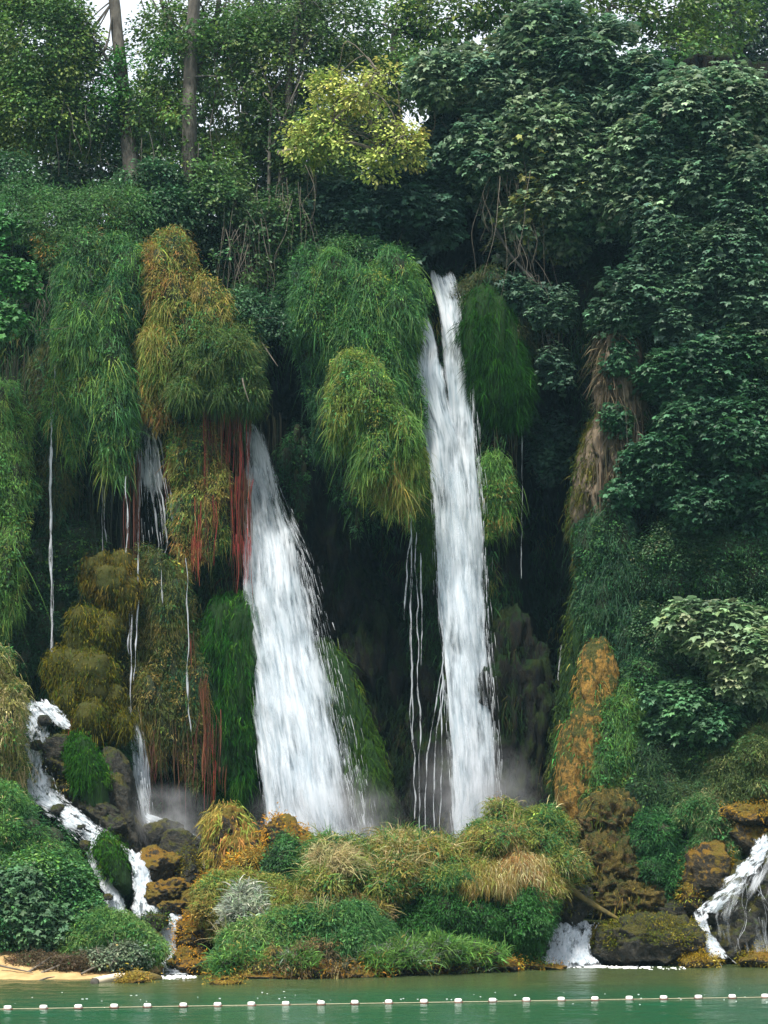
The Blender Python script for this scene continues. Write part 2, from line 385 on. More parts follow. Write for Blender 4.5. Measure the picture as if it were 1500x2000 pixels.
def tube(path, rad, sides=7, wob=0.0, seed=0, sub=4):
    path = np.asarray(path, float); rad = np.asarray(rad, float); n = len(path)
    t = np.linspace(0, n - 1, (n - 1) * sub + 1); i = np.minimum(t.astype(int), n - 2); f = (t - i)[:, None]
    p0 = path[np.maximum(i - 1, 0)]; p1 = path[i]; p2 = path[i + 1]; p3 = path[np.minimum(i + 2, n - 1)]
    P = 0.5 * ((2 * p1) + (-p0 + p2) * f + (2 * p0 - 5 * p1 + 4 * p2 - p3) * f ** 2 + (-p0 + 3 * p1 - 3 * p2 + p3) * f ** 3)
    r = rad[i] * (1 - f[:, 0]) + rad[i + 1] * f[:, 0]
    if wob: P = P + np.stack([vn(P * 0.8, seed), vn(P * 0.8, seed + 1), vn(P * 0.8, seed + 2)], -1) * wob * np.linspace(0.2, 1, len(P))[:, None]
    T = unit(np.gradient(P, axis=0)); a = unit(np.cross(T, np.array([0.31, 0.9, 0.2]))); b = np.cross(T, a)
    ph = np.linspace(0, 2 * math.pi, sides, endpoint=False)
    rr = r[:, None] * (1 + 0.12 * np.sin(ph * 3 + seed)[None])
    V = P[:, None] + rr[..., None] * (a[:, None] * np.cos(ph)[None, :, None] + b[:, None] * np.sin(ph)[None, :, None])
    m = len(P); ii, jj = np.meshgrid(np.arange(m - 1), np.arange(sides), indexing='ij')
    Q = np.stack([ii * sides + jj, ii * sides + (jj + 1) % sides, (ii + 1) * sides + (jj + 1) % sides, (ii + 1) * sides + jj], -1).reshape(-1, 4)
    V = V.reshape(-1, 3)
    e = [[0, 0, 0, 0]]
    return V, Q

def join(parts):
    Vs, Qs, off = [], [], 0
    for V, Q in parts:
        Vs.append(V); Qs.append(Q + off); off += len(V)
    return np.concatenate(Vs), np.concatenate(Qs)

def joinc(parts):
    Vs, Qs, Cs, off = [], [], [], 0
    for V, Q, C in parts:
        Vs.append(V); Qs.append(Q + off); Cs.append(C); off += len(V)
    return np.concatenate(Vs), np.concatenate(Qs), np.concatenate(Cs)

# palettes (linear albedo)
G_BRIGHT = (0.105, 0.225, 0.042); G_MID = (0.048, 0.150, 0.040); G_DEEP = (0.018, 0.078, 0.028); G_YEL = (0.19, 0.235, 0.045)
OCHRE = (0.26, 0.205, 0.050); ORANGE = (0.30, 0.155, 0.045); STRAW = (0.42, 0.37, 0.18); G_BLUE = (0.035, 0.085, 0.050)
FIG = (0.075, 0.150, 0.085); FIG_L = (0.150, 0.225, 0.125); FIG_D = (0.034, 0.082, 0.050); RED = (0.27, 0.030, 0.032); RUST = (0.085, 0.035, 0.018)
GREY_G = (0.17, 0.21, 0.15)
P_CURT = [(2, G_DEEP), (4, G_MID), (3, G_BRIGHT), (1, G_YEL)]
P_BRI = [(1, G_MID), (3, G_BRIGHT), (3, G_YEL), (0.6, OCHRE)]
P_YEL = [(1.5, G_MID), (2, G_YEL), (2, OCHRE), (0.8, ORANGE)]
P_MOUND = [(1.3, G_MID), (1.5, G_YEL), (2, OCHRE), (1.2, STRAW), (1, ORANGE)]
P_STRAW = [(1, G_BRIGHT), (1.2, G_YEL), (3, STRAW), (0.7, OCHRE)]
P_GRASS = [(0.7, G_DEEP), (2, G_MID), (3, (.12, .235, .055)), (1.5, (.22, .27, .085)), (0.7, GREY_G)]
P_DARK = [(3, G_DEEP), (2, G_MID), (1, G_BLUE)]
P_FIG = [(2, FIG_D), (4, FIG), (3, FIG_L), (.35, (.22, .24, .07))]
P_FIGL = [(1, FIG), (4, FIG_L), (1, (0.15, 0.20, 0.10))]
P_TREE = [(1.5, (0.038, 0.095, 0.026)), (3, (0.075, 0.155, 0.034)), (2.5, (0.15, 0.22, 0.045))]
P_SUNLIT = [(1.4, (0.18, 0.26, 0.055)), (3, (0.36, 0.42, 0.10)), (1, (0.50, 0.47, 0.12))]  # sunlight on the yellow branch is put into these leaf colours
P_CAVE_SHADE = [(3, (.006, .013, .006)), (2, (.011, .024, .008)), (1, (.026, .024, .010))]  # moss greens darkened to carry the shade of the caves
P_FERN = [(2, G_MID), (3, (0.055, 0.14, 0.04)), (1.5, G_BRIGHT), (0.3, OCHRE)]

# ------------------------------------------------------------------ structure: cliff, ground, water
FEAT = [(690, 1150, 120, 400, 6.0), (560, 820, 70, 190, 4.0), (1085, 980, 65, 330, 6.0), (1060, 1420, 90, 180, 1.5),
        (130, 1030, 150, 150, 3.5), (330, 1180, 110, 260, 1.5), (460, 1540, 60, 70, 3.0), (90, 1650, 190, 170, -5.5),
        (1370, 1350, 190, 330, -2.5), (1380, 1680, 190, 130, -4.0), (720, 640, 110, 130, -1.2), (965, 690, 55, 190, -1.5),
        (870, 1300, 90, 500, -0.6), (960, 470, 170, 70, 3.5), (220, 700, 260, 160, -0.8), (380, 330, 250, 80, 2)]
def cliff_rows():
    px = np.concatenate([np.arange(-1900, -60, 60), np.arange(-60, 1560, 7), np.arange(1560, 3500, 60)]).astype(float)
    py = np.concatenate([np.arange(-1900, -60, 70), np.arange(-60, 1960, 7), [1990, 2060]]).astype(float)
    return px, py
def cliff_base(px, py):
    d = np.full(np.broadcast(px, py).shape, 72.0)
    for cx, cy_, sx, sy, a in FEAT:
        d = d + a * np.exp(-((px - cx) / sx) ** 2 - ((py - cy_) / sy) ** 2)
    return d
cpx, cpy = cliff_rows(); PX, PY = np.meshgrid(cpx, cpy, indexing='xy')
TOP = 440 - 320 / (1 + np.exp(-(PX - 800) / 55.0))
Yd = cliff_base(PX, PY)
pyc = np.maximum(PY, TOP)
X0 = (PX - 750) / F * 72; Z0 = HC - (pyc - HY) / F * 72
back = np.maximum(TOP - PY, 0) / F * 72
Zc = Z0 + back * 0.12; Yc = Yd + back * 2.2
P0 = np.stack([X0, Yc, Zc], -1).reshape(-1, 3)
nz = fbm(P0 * np.array([0.75, 0.75, 0.22]), 5, 3) * 1.3 + (0.4 - np.abs(fbm(P0 * np.array([1.4, 1.4, 0.35]), 4, 9))) * 0.9 + fbm(P0 * 2.2, 4, 12) * 0.28
dark = 1.0 / (1 + np.exp(-(P0[:, 2] - 0.0) * 2))
P0[:, 1] += -nz * 1.0
P0[:, 0] += fbm(P0 * 0.8, 3, 21) * 0.25
nx_, ny_ = len(cpx), len(cpy)
i, j = np.meshgrid(np.arange(ny_ - 1), np.arange(nx_ - 1), indexing='ij')
a = i * nx_ + j
Qc = np.stack([a, a + nx_, a + nx_ + 1, a + 1], -1).reshape(-1, 4)
tag(mesh_obj('cliff', P0, Qc, M_cliff, smooth=True), kind='structure')
CX0, CZ0 = X0, Z0

CN = P0.reshape(ny_, nx_, 3)
def cliff_cover():
    g = np.random.default_rng(77); n = 30000
    ii = g.integers(0, ny_ - 1, n * 3); jj = g.integers(0, nx_ - 1, n * 3)
    px, py = PX[ii, jj], PY[ii, jj]; k = (px > -40) & (px < 1540) & (py > 330) & (py < 1800); ii, jj = ii[k][:n], jj[k][:n]; px, py = px[k][:n], py[k][:n]
    P = CN[ii, jj] + g.normal(0, .12, (len(ii), 3)); d = cliff_base(px, py)
    keep = (fbm(P * np.array([.5, .5, .25]), 3, 5) + g.normal(0, .15, len(P)) > (d - 73.5) * .16 - .12); P = P[keep]; py = py[keep]
    pal = [(3, (.012, .030, .012)), (3, (.018, .052, .018)), (2, (.032, .085, .026)), (1.2, (.075, .080, .020)), (.5, (.05, .035, .018))]
    C = palette(P, pal, 41, .45); k = 11; m = len(P) * k; up = (py < 560)
    ax = unit(np.stack([g.normal(0, .35, len(P)), -g.uniform(.3, 1, len(P)), np.where(up, .5, -.8)], -1))
    D = unit(np.repeat(ax, k, 0) + g.normal(0, .4, (m, 3)))
    V, Q, C = blades(np.repeat(P, k, 0) + g.normal(0, .13, (m, 3)) - [0, .1, 0], D, .34 * g.uniform(.4, 1.5, m), .03 * g.uniform(.5, 1.5, m), .5, np.clip(np.repeat(C, k, 0) * np.exp(g.normal(0, .2, (m, 1))), 0, .6), 2, 78)
    tag(mesh_obj('cliff_moss_cover', V, Q, M_moss, None, C), 'thin dark moss and grass clinging to the wet cliff wall', 'moss', kind='stuff')

def plane(name, x0, x1, y0, y1, z, mat, nx=2, ny=2, kind='structure', zf=None):
    xs = np.linspace(x0, x1, nx); ys = np.linspace(y0, y1, ny); A, B = np.meshgrid(xs, ys)
    Z = np.full(A.shape, z) if zf is None else zf(A, B)
    V = np.stack([A, B, Z], -1).reshape(-1, 3)
    i, j = np.meshgrid(np.arange(ny - 1), np.arange(nx - 1), indexing='ij'); a = i * nx + j
    return tag(mesh_obj(name, V, np.stack([a, a + 1, a + nx + 1, a + nx], -1).reshape(-1, 4), mat, smooth=True), kind=kind)

plane('ground', -500, 500, -300, 900, -1.6, plain_mat('riverbed', (0.16, 0.14, 0.07), (0.22, 0.19, 0.10), 0.9, 1))

def river_mat():
    m, N, L = newmat('river_water')
    g = N.new('ShaderNodeNewGeometry'); sx = N.new('ShaderNodeSeparateXYZ'); L.new(g.outputs['Position'], sx.inputs[0])
    nb = noise(N, L, 0.22, 4, (0.5, 1.3, 1))
    sh = math_(N, L, 'ADD', sx.outputs[1], math_(N, L, 'MULTIPLY', math_(N, L, 'SUBTRACT', nb, 0.5), 7.0))
    sh = math_(N, L, 'SUBTRACT', sh, math_(N, L, 'MULTIPLY', sx.outputs[0], 0.22))
    c = mixc(N, L, ramp(N, L, sh, 48.5, 56.5), (0.012, 0.064, 0.030), (0.045, 0.064, 0.024))
    p = N.new('ShaderNodeBsdfPrincipled'); L.new(c, p.inputs['Base Color']); p.inputs['Roughness'].default_value = 0.16
    p.inputs['IOR'].default_value = 1.33
    n1 = noise(N, L, 1.6, 5, (0.45, 1.6, 1), 0.65); n2 = noise(N, L, 7.0, 3, (0.7, 2.2, 1))
    b = N.new('ShaderNodeBump'); b.inputs['Strength'].default_value = 0.5; b.inputs['Distance'].default_value = 0.05
    L.new(math_(N, L, 'ADD', n1, math_(N, L, 'MULTIPLY', n2, 0.55)), b.inputs['Height']); L.new(b.outputs[0], p.inputs['Normal'])
    o = N.new('ShaderNodeOutputMaterial'); L.new(p.outputs[0], o.inputs[0])
    return m
M_river = river_mat()
def river():
    xs = np.concatenate([np.linspace(-200, -20, 10)[:-1], np.linspace(-20, 20, 460), np.linspace(20, 200, 10)[1:]]); ys = np.concatenate([np.linspace(-60, 38, 12)[:-1], np.linspace(38, 63, 420), np.linspace(63, 76, 6)[1:]])
    A, B = np.meshgrid(xs, ys); p = np.stack([A.ravel() * .9, B.ravel() * 2.2, A.ravel() * 0], -1)
    patch = .55 + .9 * np.clip(fbm(p * [.18, .22, 1], 2, 5) + .2, 0, 1)
    Z = ((fbm(p, 3, 3) * .035 + fbm(p * [2.6, 2.2, 1], 2, 8) * .014) * patch).reshape(A.shape); Z[(A < -20) | (A > 20)] = 0
    V = np.stack([A, B, Z], -1).reshape(-1, 3); nx, ny = len(xs), len(ys)
    i, j = np.meshgrid(np.arange(ny - 1), np.arange(nx - 1), indexing='ij'); a = i * nx + j
    tag(mesh_obj('river_water', V, np.stack([a, a + 1, a + nx + 1, a + nx], -1).reshape(-1, 4), M_river, smooth=True), kind='structure')
river()

def sand_z(A, B):
    edge = 56.3 + 0.32 * (A + 11) + 0.45 * np.sin(A * 0.9)
    return -np.clip((A + 7.3) * 1.6, 0, 1.2) + np.clip((B - edge) * 0.30, -0.5, 0.75) + 0.06 * fbm(np.stack([A.ravel() * 1.5, B.ravel() * 1.5, A.ravel() * 0], -1), 4, 2).reshape(A.shape)
plane('sand_beach', -16, -5.2, 53, 61, 0, M_sand, 120, 90, zf=sand_z)
plane('upper_stream', -8.5, 11, 63.6, 74, 1.33, M_river)

cliff_cover()
# ------------------------------------------------------------------ generic things
SEED = [100]
def sd_():
    SEED[0] += 7; return SEED[0]

def base_of(lobes):
    c = np.mean([lobe_parts(l)[0] for l in lobes], 0); lo = min(lobe_parts(l)[0][2] - lobe_parts(l)[1][2] for l in lobes)
    return (c[0], c[1], lo)

def grassy(name, label, cat, lobes, layers, core=M_core, group=None, amp=0.15, part='grass', corename='root_mat', cscale=0.93, stretch=(1, 1, 1), spray=True, fringe=True):
    t = thing(name, label, cat, base_of(lobes), group)
    hanging = layers[0].get('mode', 'hang') == 'hang'
    lb0 = lump(lobes, 15 if hanging else 11, .44, sd_(), 1.7 if hanging else .9)
    V, Q = lobes_mesh(lb0, amp * 1.6, 1.3, stretch, cscale * .9, sd_(), (14, 18)); mesh_obj(corename, V, Q, core, t, smooth=True)
    parts = []
    for ly in layers:
        d = dict(mode='hang', L=0.6, Wd=0.03, n=900, k=14, pal=P_CURT); d.update(ly)
        lb = d.pop('lobes', None); lb = lump(lb, 6, .45, sd_()) if lb else lb0
        if d['mode'] in ('hang', 'arch'): d['n'] = int(d['n'] * 2.6); d['L'] *= .34; d['Wd'] *= .60; d['k'] = int(d['k'] * .8); d.setdefault('spread', .5)
        parts.append(tuft_mesh(lb, d.pop('n'), d.pop('k'), d.pop('L'), d.pop('Wd'), d.pop('mode'), d.pop('pal'), sd_(), **d))
    d = layers[0]
    if hanging and fringe:
        pf = d.get('pal', P_CURT)
        parts.append(tuft_mesh(lb0, int(d.get('n', 900) * .22), 5, .6, .014, 'hang', pf, sd_(), spread=.16, rad=.2, jitter=.3, bottom=-1, seg=4, freq=1.4))
    if spray and d.get('mode', 'hang') in ('hang', 'arch'):
        V, Q, C, _ = foliage(lb0, int(d.get('n', 900) * 2.0), 12, .14, 'narrow', d.get('pal', P_CURT), sd_(), rad=.20, jitter=.3, shell=.0, gap=-.7, upness=.25, droop=.7 if hanging else .4)
        parts.append((V, Q, C))
        V, Q, C, _ = foliage(lb0, int(d.get('n', 900) * .8), 8, .13, 'oval', [(2, tuple(.75 * v for v in G_MID)), (2, G_MID), (1, G_BRIGHT)], sd_(), rad=.22, jitter=.35, shell=.0, gap=.05, gfreq=.7, upness=.5, droop=.6)
        parts.append((V, Q, C))
    V, Q, C = joinc(parts); mesh_obj(part, V, Q, M_grass, t, C)
    return t

def rock(name, label, lobes, mat, amp=0.3, freq=1.1, moss=None, stretch=(1, 1, 1), cat='rock', group=None, ridge=0.35, res=(60, 84), chisel=None, lumps=0):
    t = thing(name, label, cat, base_of(lobes), group)
    s = sd_()
    if chisel is None: chisel = 12 if name == 'boulder' else 0
    if lumps: lobes = lump(lobes, lumps, .5, s, 1.2)
    V, Q = lobes_mesh(lobes, amp, freq, stretch, 1.0, s, res, ridge, chisel); mesh_obj('stone', V, Q, mat, t, smooth=True)
    if moss:
        V, Q, C = joinc([tuft_mesh(lobes, d['n'], d.get('k', 12), d.get('L', 0.1), d.get('W', 0.03), d.get('mode', 'moss'), d['pal'], s + q, jitter=0.2, seg=2, bottom=d.get('bottom', -0.2), rad=d.get('rad', 0.12), freq=d.get('freq', 1.2)) for q, d in enumerate(moss)])
        mesh_obj('moss', V, Q, M_moss, t, C)
    return t

def limb_tubes(trunk_top, P, n, r0, seed, sag=0.0):
    g = np.random.default_rng(seed); parts = []
    idx = g.choice(len(P), size=min(n, len(P)), replace=False)
    for q in idx:
        a = np.array(trunk_top[g.integers(len(trunk_top))], float); b = P[q]
        m1 = a * 0.65 + b * 0.35 + g.normal(0, 0.25, 3) + [0, 0, 0.35 - sag]; m2 = a * 0.3 + b * 0.7 + g.normal(0, 0.2, 3) + [0, 0, 0.3 - sag]
        r = r0 * g.uniform(0.5, 1)
        parts.append(tube([a, m1, m2, b], [r, r * 0.7, r * 0.42, r * 0.12], 5, 0.15, int(q), 4))
    return parts

def tree(name, label, trunks, lobes, fol, nl=26, r0=0.07, group=None, cat='tree', bark=M_bark, trunkname='trunk', ttop=None, boughs=9):
    """trunks: list of (path of (px,py,Y), radii in m)"""
    loc = W(*trunks[0][0][0]) if trunks else base_of(lobes)
    t = thing(name, label, cat, loc, group)
    parts = []; tops = []
    for path, rr in trunks:
        p = [W(*q) for q in path]; parts.append(tube(p, rr, 12, 0.05, sd_(), 8)); tops += [p[k] for k in range(max(1, len(p) // 2), len(p))]
    tops = ttop or tops or [np.array(loc)]
    fp = []; allP = []
    for d in (fol if isinstance(fol, list) else [fol]):
        d = dict(d); lb = d.pop('lobes', lobes)
        if boughs and d['kind'] == 'lobed': lb = lump(lb, boughs, .5, sd_(), .75); d['n'] = int(d['n'] * 1.9); d['size'] *= .64; d['rad'] = d.get('rad', .35) * .85
        V, Q, C, P = foliage(lb, d.pop('n'), d.pop('k'), d.pop('size'), d.pop('kind'), d.pop('pal'), sd_(), **d); fp.append((V, Q, C)); allP.append(P)
    allP = np.concatenate(allP)
    if parts: V, Q = join(parts); mesh_obj(trunkname, V, Q, bark, t, smooth=True)
    if nl: V, Q = join(limb_tubes(tops, allP, nl, r0, sd_())); mesh_obj('branches', V, Q, bark, t, smooth=True)
    V, Q, C = joinc(fp); mesh_obj('crown' if cat == 'tree' else 'leaves', V, Q, M_leaf, t, C)
    return t

# ------------------------------------------------------------------ waterfalls
WHITE = np.array([0.74, 0.78, 0.83])
def fall_geo(rows, soft=(0.25, 0.25), nl=3, gap=0.28, bulge=0.5, nu=26, step=0.12, seed=0, wob=0.12, top_soft=0.6, dbias=0.0, end_soft=0.25, jagm=.22):
    rows = np.array([tuple(q) + (0,) * (5 - len(q)) for q in rows], float); parts = []; dens = []; uvs = []
    t = np.arange(len(rows)); n = max(12, int((rows[-1, 0] - rows[0, 0]) / 55 / step))
    tt = np.linspace(0, len(rows) - 1, n); r = np.stack([np.interp(tt, t, rows[:, q]) for q in range(4)], 1)
    ker = 5
    for k in range(nl):
        s = np.linspace(-1, 1, nu)
        L_ = W(r[:, 1], r[:, 0], r[:, 3]); Rr = W(r[:, 2], r[:, 0], r[:, 3])
        c = (L_ + Rr) / 2; h = (Rr - L_) / 2
        P = c[:, None] + h[:, None] * s[None, :, None] * (1 + 0.03 * k)
        wid = np.linalg.norm(h, axis=1)
        P[..., 1] -= (bulge * wid)[:, None] * (1 - s[None] ** 2) * (1 - 0.35 * k) - gap * k
        q = P.reshape(-1, 3)          # a view of P
        q[:, 1] += fbm(q * np.array([1.6, 1, 0.35]), 3, seed + k) * wob * 2
        q[:, 0] += fbm(q * np.array([0.7, 1, 0.5]), 3, seed + 9 + k) * wob
        e = np.minimum((s + 1) / max(soft[0], 1e-3), (1 - s) / max(soft[1], 1e-3)).clip(0, 1)
        v = np.concatenate([[0], np.cumsum(np.linalg.norm(np.diff(c, axis=0), axis=1))])
        tf = np.minimum(v / top_soft, 1).clip(0, 1)
        D = (0.28 + 0.80 * e[None]) * (0.45 + 0.55 * tf)[:, None] - 0.12 * k + dbias
        te = np.minimum((v[-1] - v) / max(end_soft, 1e-3), 1).clip(0, 1); D = D - (1 - te)[:, None] * .9
        jag = vn(np.stack([s * 4 + k * 3, s * 0 + seed, s * 0], -1), 5) * .5 + vn(np.stack([s * 11, s * 0 + seed, s * 0 + k], -1), 6) * .3
        P[..., 2] += (np.exp(-v / .35)[:, None] * jag[None] * jagm)
        q = P.reshape(-1, 3); 
        if rows.shape[1] > 4: D = D + np.interp(tt, t, rows[:, 4])[:, None]
        uv = np.stack([wid[:, None] * s[None] + 13.7 * k + seed, np.broadcast_to(v[:, None], (n, nu)) + 5 * k], -1)
        i, j = np.meshgrid(np.arange(n - 1), np.arange(nu - 1), indexing='ij'); a = i * nu + j
        parts.append((q, np.stack([a, a + nu, a + nu + 1, a + 1], -1).reshape(-1, 4))); dens.append(D.ravel()); uvs.append(uv.reshape(-1, 2))
    V, Q = join(parts)
    return V, Q, np.concatenate(dens), np.concatenate(uvs)

def streak_geo(rows, n, L, Wd, seed, side=0.0, spread=0.15):
    """separate falling threads of water round a fall; side -1..1 pushes them to one edge"""
    g = np.random.default_rng(seed); rows = np.array([q[:4] for q in rows], float)
    u = g.random(n) ** 0.8 * (len(rows) - 1); t = np.arange(len(rows))
    r = [np.interp(u, t, rows[:, q]) for q in range(4)]
    s = g.normal(side, spread, n) if side else g.uniform(-1.02, 1.02, n)
    px = (r[1] + r[2]) / 2 + (r[2] - r[1]) / 2 * s
    u2 = np.minimum(u + 0.1, len(rows) - 1); px2 = (np.interp(u2, t, rows[:, 1]) + np.interp(u2, t, rows[:, 2])) / 2 + (np.interp(u2, t, rows[:, 2]) - np.interp(u2, t, rows[:, 1])) / 2 * s
    py2 = np.interp(u2, t, rows[:, 0]); sl = (px2 - px) / np.maximum(py2 - r[0], 1e-3)
    P = W(px, r[0], r[3] - g.uniform(0.0, 0.55, n))
    d = unit(np.stack([sl, -0.05 * np.ones(n), -np.ones(n)], -1) + g.normal(0, 0.03, (n, 3)))
    return blades(P, d, L * g.uniform(0.3, 1.3, n), Wd * g.uniform(0.5, 1.5, n), 0.0, np.tile(WHITE, (n, 1)), 2, seed)

def waterfall(name, label, rows, soft=(0.25, 0.25), nl=3, streaks=None, mat=None, cat='waterfall', group=None, **kw):
    t = thing(name, label, cat, W((rows[-1][1] + rows[-1][2]) / 2, rows[-1][0], rows[-1][3]), group)
    V, Q, D, U = fall_geo(rows, soft, nl, seed=sd_(), **kw)
    mesh_obj('falling_water', V, Q, mat or (M_casc if cat == 'cascade' else M_fall), t, smooth=True, attrs={'dens': D}, uv=U)
    if streaks:
        V, Q, C = joinc([streak_geo(rows, *q[:3], sd_(), *q[3:]) for q in streaks]); mesh_obj('spray_threads', V, Q, M_strand, t, C)
    return t

def trickle(name, label, lines, r=0.03, group=None, wob=0.06):
    """thin threads: each line a list of (px,py,Y)"""
    t = thing(name, label, 'waterfall', W(*(lines[0][1] if isinstance(lines[0], tuple) else lines[0])[-1]), group)
    ps = []
    for ln in lines:
        rr = r
        if isinstance(ln, tuple): rr, ln = ln
        ln = np.array(ln, float); k = max(4, int(abs(ln[-1, 1] - ln[0, 1]) / 14)); u = np.linspace(0, len(ln) - 1, k)
        P = W(*[np.interp(u, np.arange(len(ln)), ln[:, q]) for q in range(3)]); s = sd_()
        P[:, 0] += vn(P * np.array([1, 1, 1.3]), s) * wob + vn(P * 5, s + 1) * wob * 0.35
        rad = rr * .8 * (0.7 + 0.9 * vn(P * 2.5, s + 2)).clip(0.12, 2); rad[0] *= 0.3; rad[-1] *= 0.3
        ps.append(tube(P, rad, 5, 0, 1, 2))
    V, Q = join(ps); mesh_obj('water_thread', V, Q, M_strand, t, np.tile(WHITE * 0.8, (len(V), 1)), smooth=True)
    return t

waterfall('waterfall', 'tall narrow white waterfall pouring from the dark lip right of the grassy bulge',
    [(615, 810, 838, 70.5), (680, 814, 862, 70.3), (735, 800, 874, 70.1), (800, 808, 890, 70.1), (860, 828, 905, 70.1), (1000, 846, 915, 70), (1150, 856, 925, 69.8), (1300, 870, 935, 69.7), (1450, 880, 945, 69.6), (1560, 886, 950, 69.5), (1680, 890, 955, 69.5)],
    (0.08, 0.35), 2, bulge=0.3, top_soft=.5, dbias=.08)
wf = bpy.data.objects['waterfall']
rows_r = [(532, 838, 888, 71.0), (600, 856, 906, 70.7), (640, 862, 914, 70.5), (720, 868, 922, 70.4), (800, 876, 925, 70.4), (900, 880, 934, 70.2), (1000, 885, 942, 70.1), (1150, 890, 946, 70), (1300, 898, 957, 69.9), (1450, 905, 968, 69.8), (1560, 905, 975, 69.7), (1680, 905, 985, 69.6)]
V, Q, D, U = fall_geo(rows_r, (0.2, 0.25), 3, seed=501, bulge=0.35, top_soft=.25, dbias=.08)
mesh_obj('falling_water', V, Q, M_fall, wf, smooth=True, attrs={'dens': D}, uv=U)
rows_b = [(900, 842, 935, 70), (1000, 850, 942, 70), (1150, 857, 946, 70), (1300, 872, 957, 69.8), (1450, 880, 968, 69.7), (1680, 888, 980, 69.5)]
V, Q, C = joinc([streak_geo(rows_b, 300, 1.2, 0.02, 505), streak_geo(rows_r, 500, 0.6, 0.02, 506, 1.02, 0.16), streak_geo(rows_b, 160, 0.6, 0.02, 507, -1.04, 0.07)])
mesh_obj('spray_threads', V, Q, M_strand, wf, C)

rows_big = [(820, 476, 492, 70.8, -0.35), (900, 479, 522, 70.6, -0.2), (1000, 478, 556, 70.3, -0.1), (1080, 474, 590, 70, -0.02), (1150, 470, 606, 69.8, 0.03), (1300, 481, 642, 69.4, 0.1), (1450, 498, 676, 69.0, 0.12), (1560, 510, 698, 68.7, 0.1), (1680, 520, 720, 68.4, 0.05)]
waterfall('waterfall', 'broad white waterfall fanning out to the right beside the long red roots', rows_big, (0.12, 0.62), 4,
    [(700, 0.5, 0.02, 0.86, 0.16), (420, 0.4, 0.018, 1.08, 0.14), (400, 0.8, 0.02)], gap=0.3, bulge=0.35)
rows_sp = [(940, 540, 560, 70.6), (1050, 572, 600, 70.4), (1180, 600, 622, 70.2), (1300, 618, 645, 70), (1450, 650, 690, 69.6)]

waterfall('small_waterfall', 'small forked waterfall between two green grass curtains at upper left',
    [(712, 258, 266, 70.2), (770, 262, 285, 70.1), (830, 264, 305, 70), (900, 264, 320, 69.9), (980, 264, 334, 69.9), (1060, 268, 345, 69.8)], (0.3, 0.3), 1,
    [(150, 0.9, 0.02)], mat=M_veil, bulge=0.2, dbias=-0.08, end_soft=2.6)
sw = bpy.data.objects['small_waterfall']
def add_threads(parent, lines, r, wob=0.06):
    ps = []
    for ln in lines:
        ln = np.array(ln, float); k = max(4, int(abs(ln[-1, 1] - ln[0, 1]) / 14)); u = np.linspace(0, len(ln) - 1, k)
        P = W(*[np.interp(u, np.arange(len(ln)), ln[:, q]) for q in range(3)]); s = sd_()
        P[:, 0] += vn(P * 1.3, s) * wob + vn(P * 5, s + 1) * wob * 0.35
        rad = r * .8 * (0.7 + 0.9 * vn(P * 2.5, s + 2)).clip(0.12, 2); rad[0] *= .3; rad[-1] *= .3
        ps.append(tube(P, rad, 5, 0, 1, 2))
    V, Q = join(ps); return mesh_obj('water_thread', V, Q, M_strand, parent, np.tile(WHITE * 0.8, (len(V), 1)), smooth=True)
add_threads(sw, [[(262, 715, 69.9), (270, 830, 69.9), (272, 950, 69.8), (270, 1060, 69.7)], [(268, 750, 69.8), (288, 850, 69.8), (297, 950, 69.7), (310, 1060, 69.7), (314, 1110, 69.7)],
                 [(275, 770, 69.7), (300, 850, 69.7), (322, 930, 69.7), (338, 1020, 69.6)], [(285, 800, 69.7), (292, 900, 69.7), (318, 980, 69.6), (322, 1080, 69.6)], [(285, 790, 69.8), (314, 870, 69.8), (330, 960, 69.7), (346, 1050, 69.7)], [(268, 740, 69.8), (290, 880, 69.8), (305, 960, 69.7), (328, 1060, 69.7)]], 0.045, 0.12)
trickle('water_trickle', 'thin single thread of water falling past the leftmost grass curtain', [(0.055, [(121, 630, 68.9), (112, 690, 68.7), (101, 780, 68.5), (98, 900, 68.4), (99, 1100, 68.3), (102, 1380, 68.1)]), [(98, 980, 68.5), (103, 1200, 68.4), (106, 1380, 68.2)]], 0.035)
trickle('water_trickle', 'pair of faint water threads below the big green grass curtain', [[(196, 890, 70), (200, 1000, 70), (203, 1110, 70)], [(202, 900, 70), (205, 1060, 70)]], 0.022)
trickle('water_trickle', 'long thin water threads running down the red root curtain', [[(246, 930, 68.4), (249, 1100, 68.2), (252, 1280, 68)], [(254, 1100, 68.2), (256, 1250, 68), (254, 1400, 67.8)], [(270, 1060, 68.4), (268, 1200, 68.1), (262, 1330, 67.9)], [(314, 1110, 68.4), (318, 1180, 68.3)], [(364, 1090, 68.2), (368, 1350, 68), (372, 1430, 68)]], 0.035)
waterfall('small_waterfall', 'misty thin waterfall dropping behind the wet rocks at lower left',
    [(1370, 248, 268, 68.6), (1450, 252, 285, 68.3), (1540, 262, 296, 68), (1620, 275, 305, 67.6)], (0.5, 0.5), 2, [(60, 0.6, 0.03)], mat=M_veil, bulge=0.2, dbias=-0.08)
trickle('water_trickle', 'short white stream sliding down between the bright grassy bulge and the main waterfall', [(0.10, [(735, 660, 69.2), (752, 710, 69.1), (776, 765, 69.0), (795, 820, 68.9), (803, 900, 68.9)]), (0.05, [(770, 740, 69.0), (790, 790, 68.9), (798, 840, 68.9)])], 0.05)
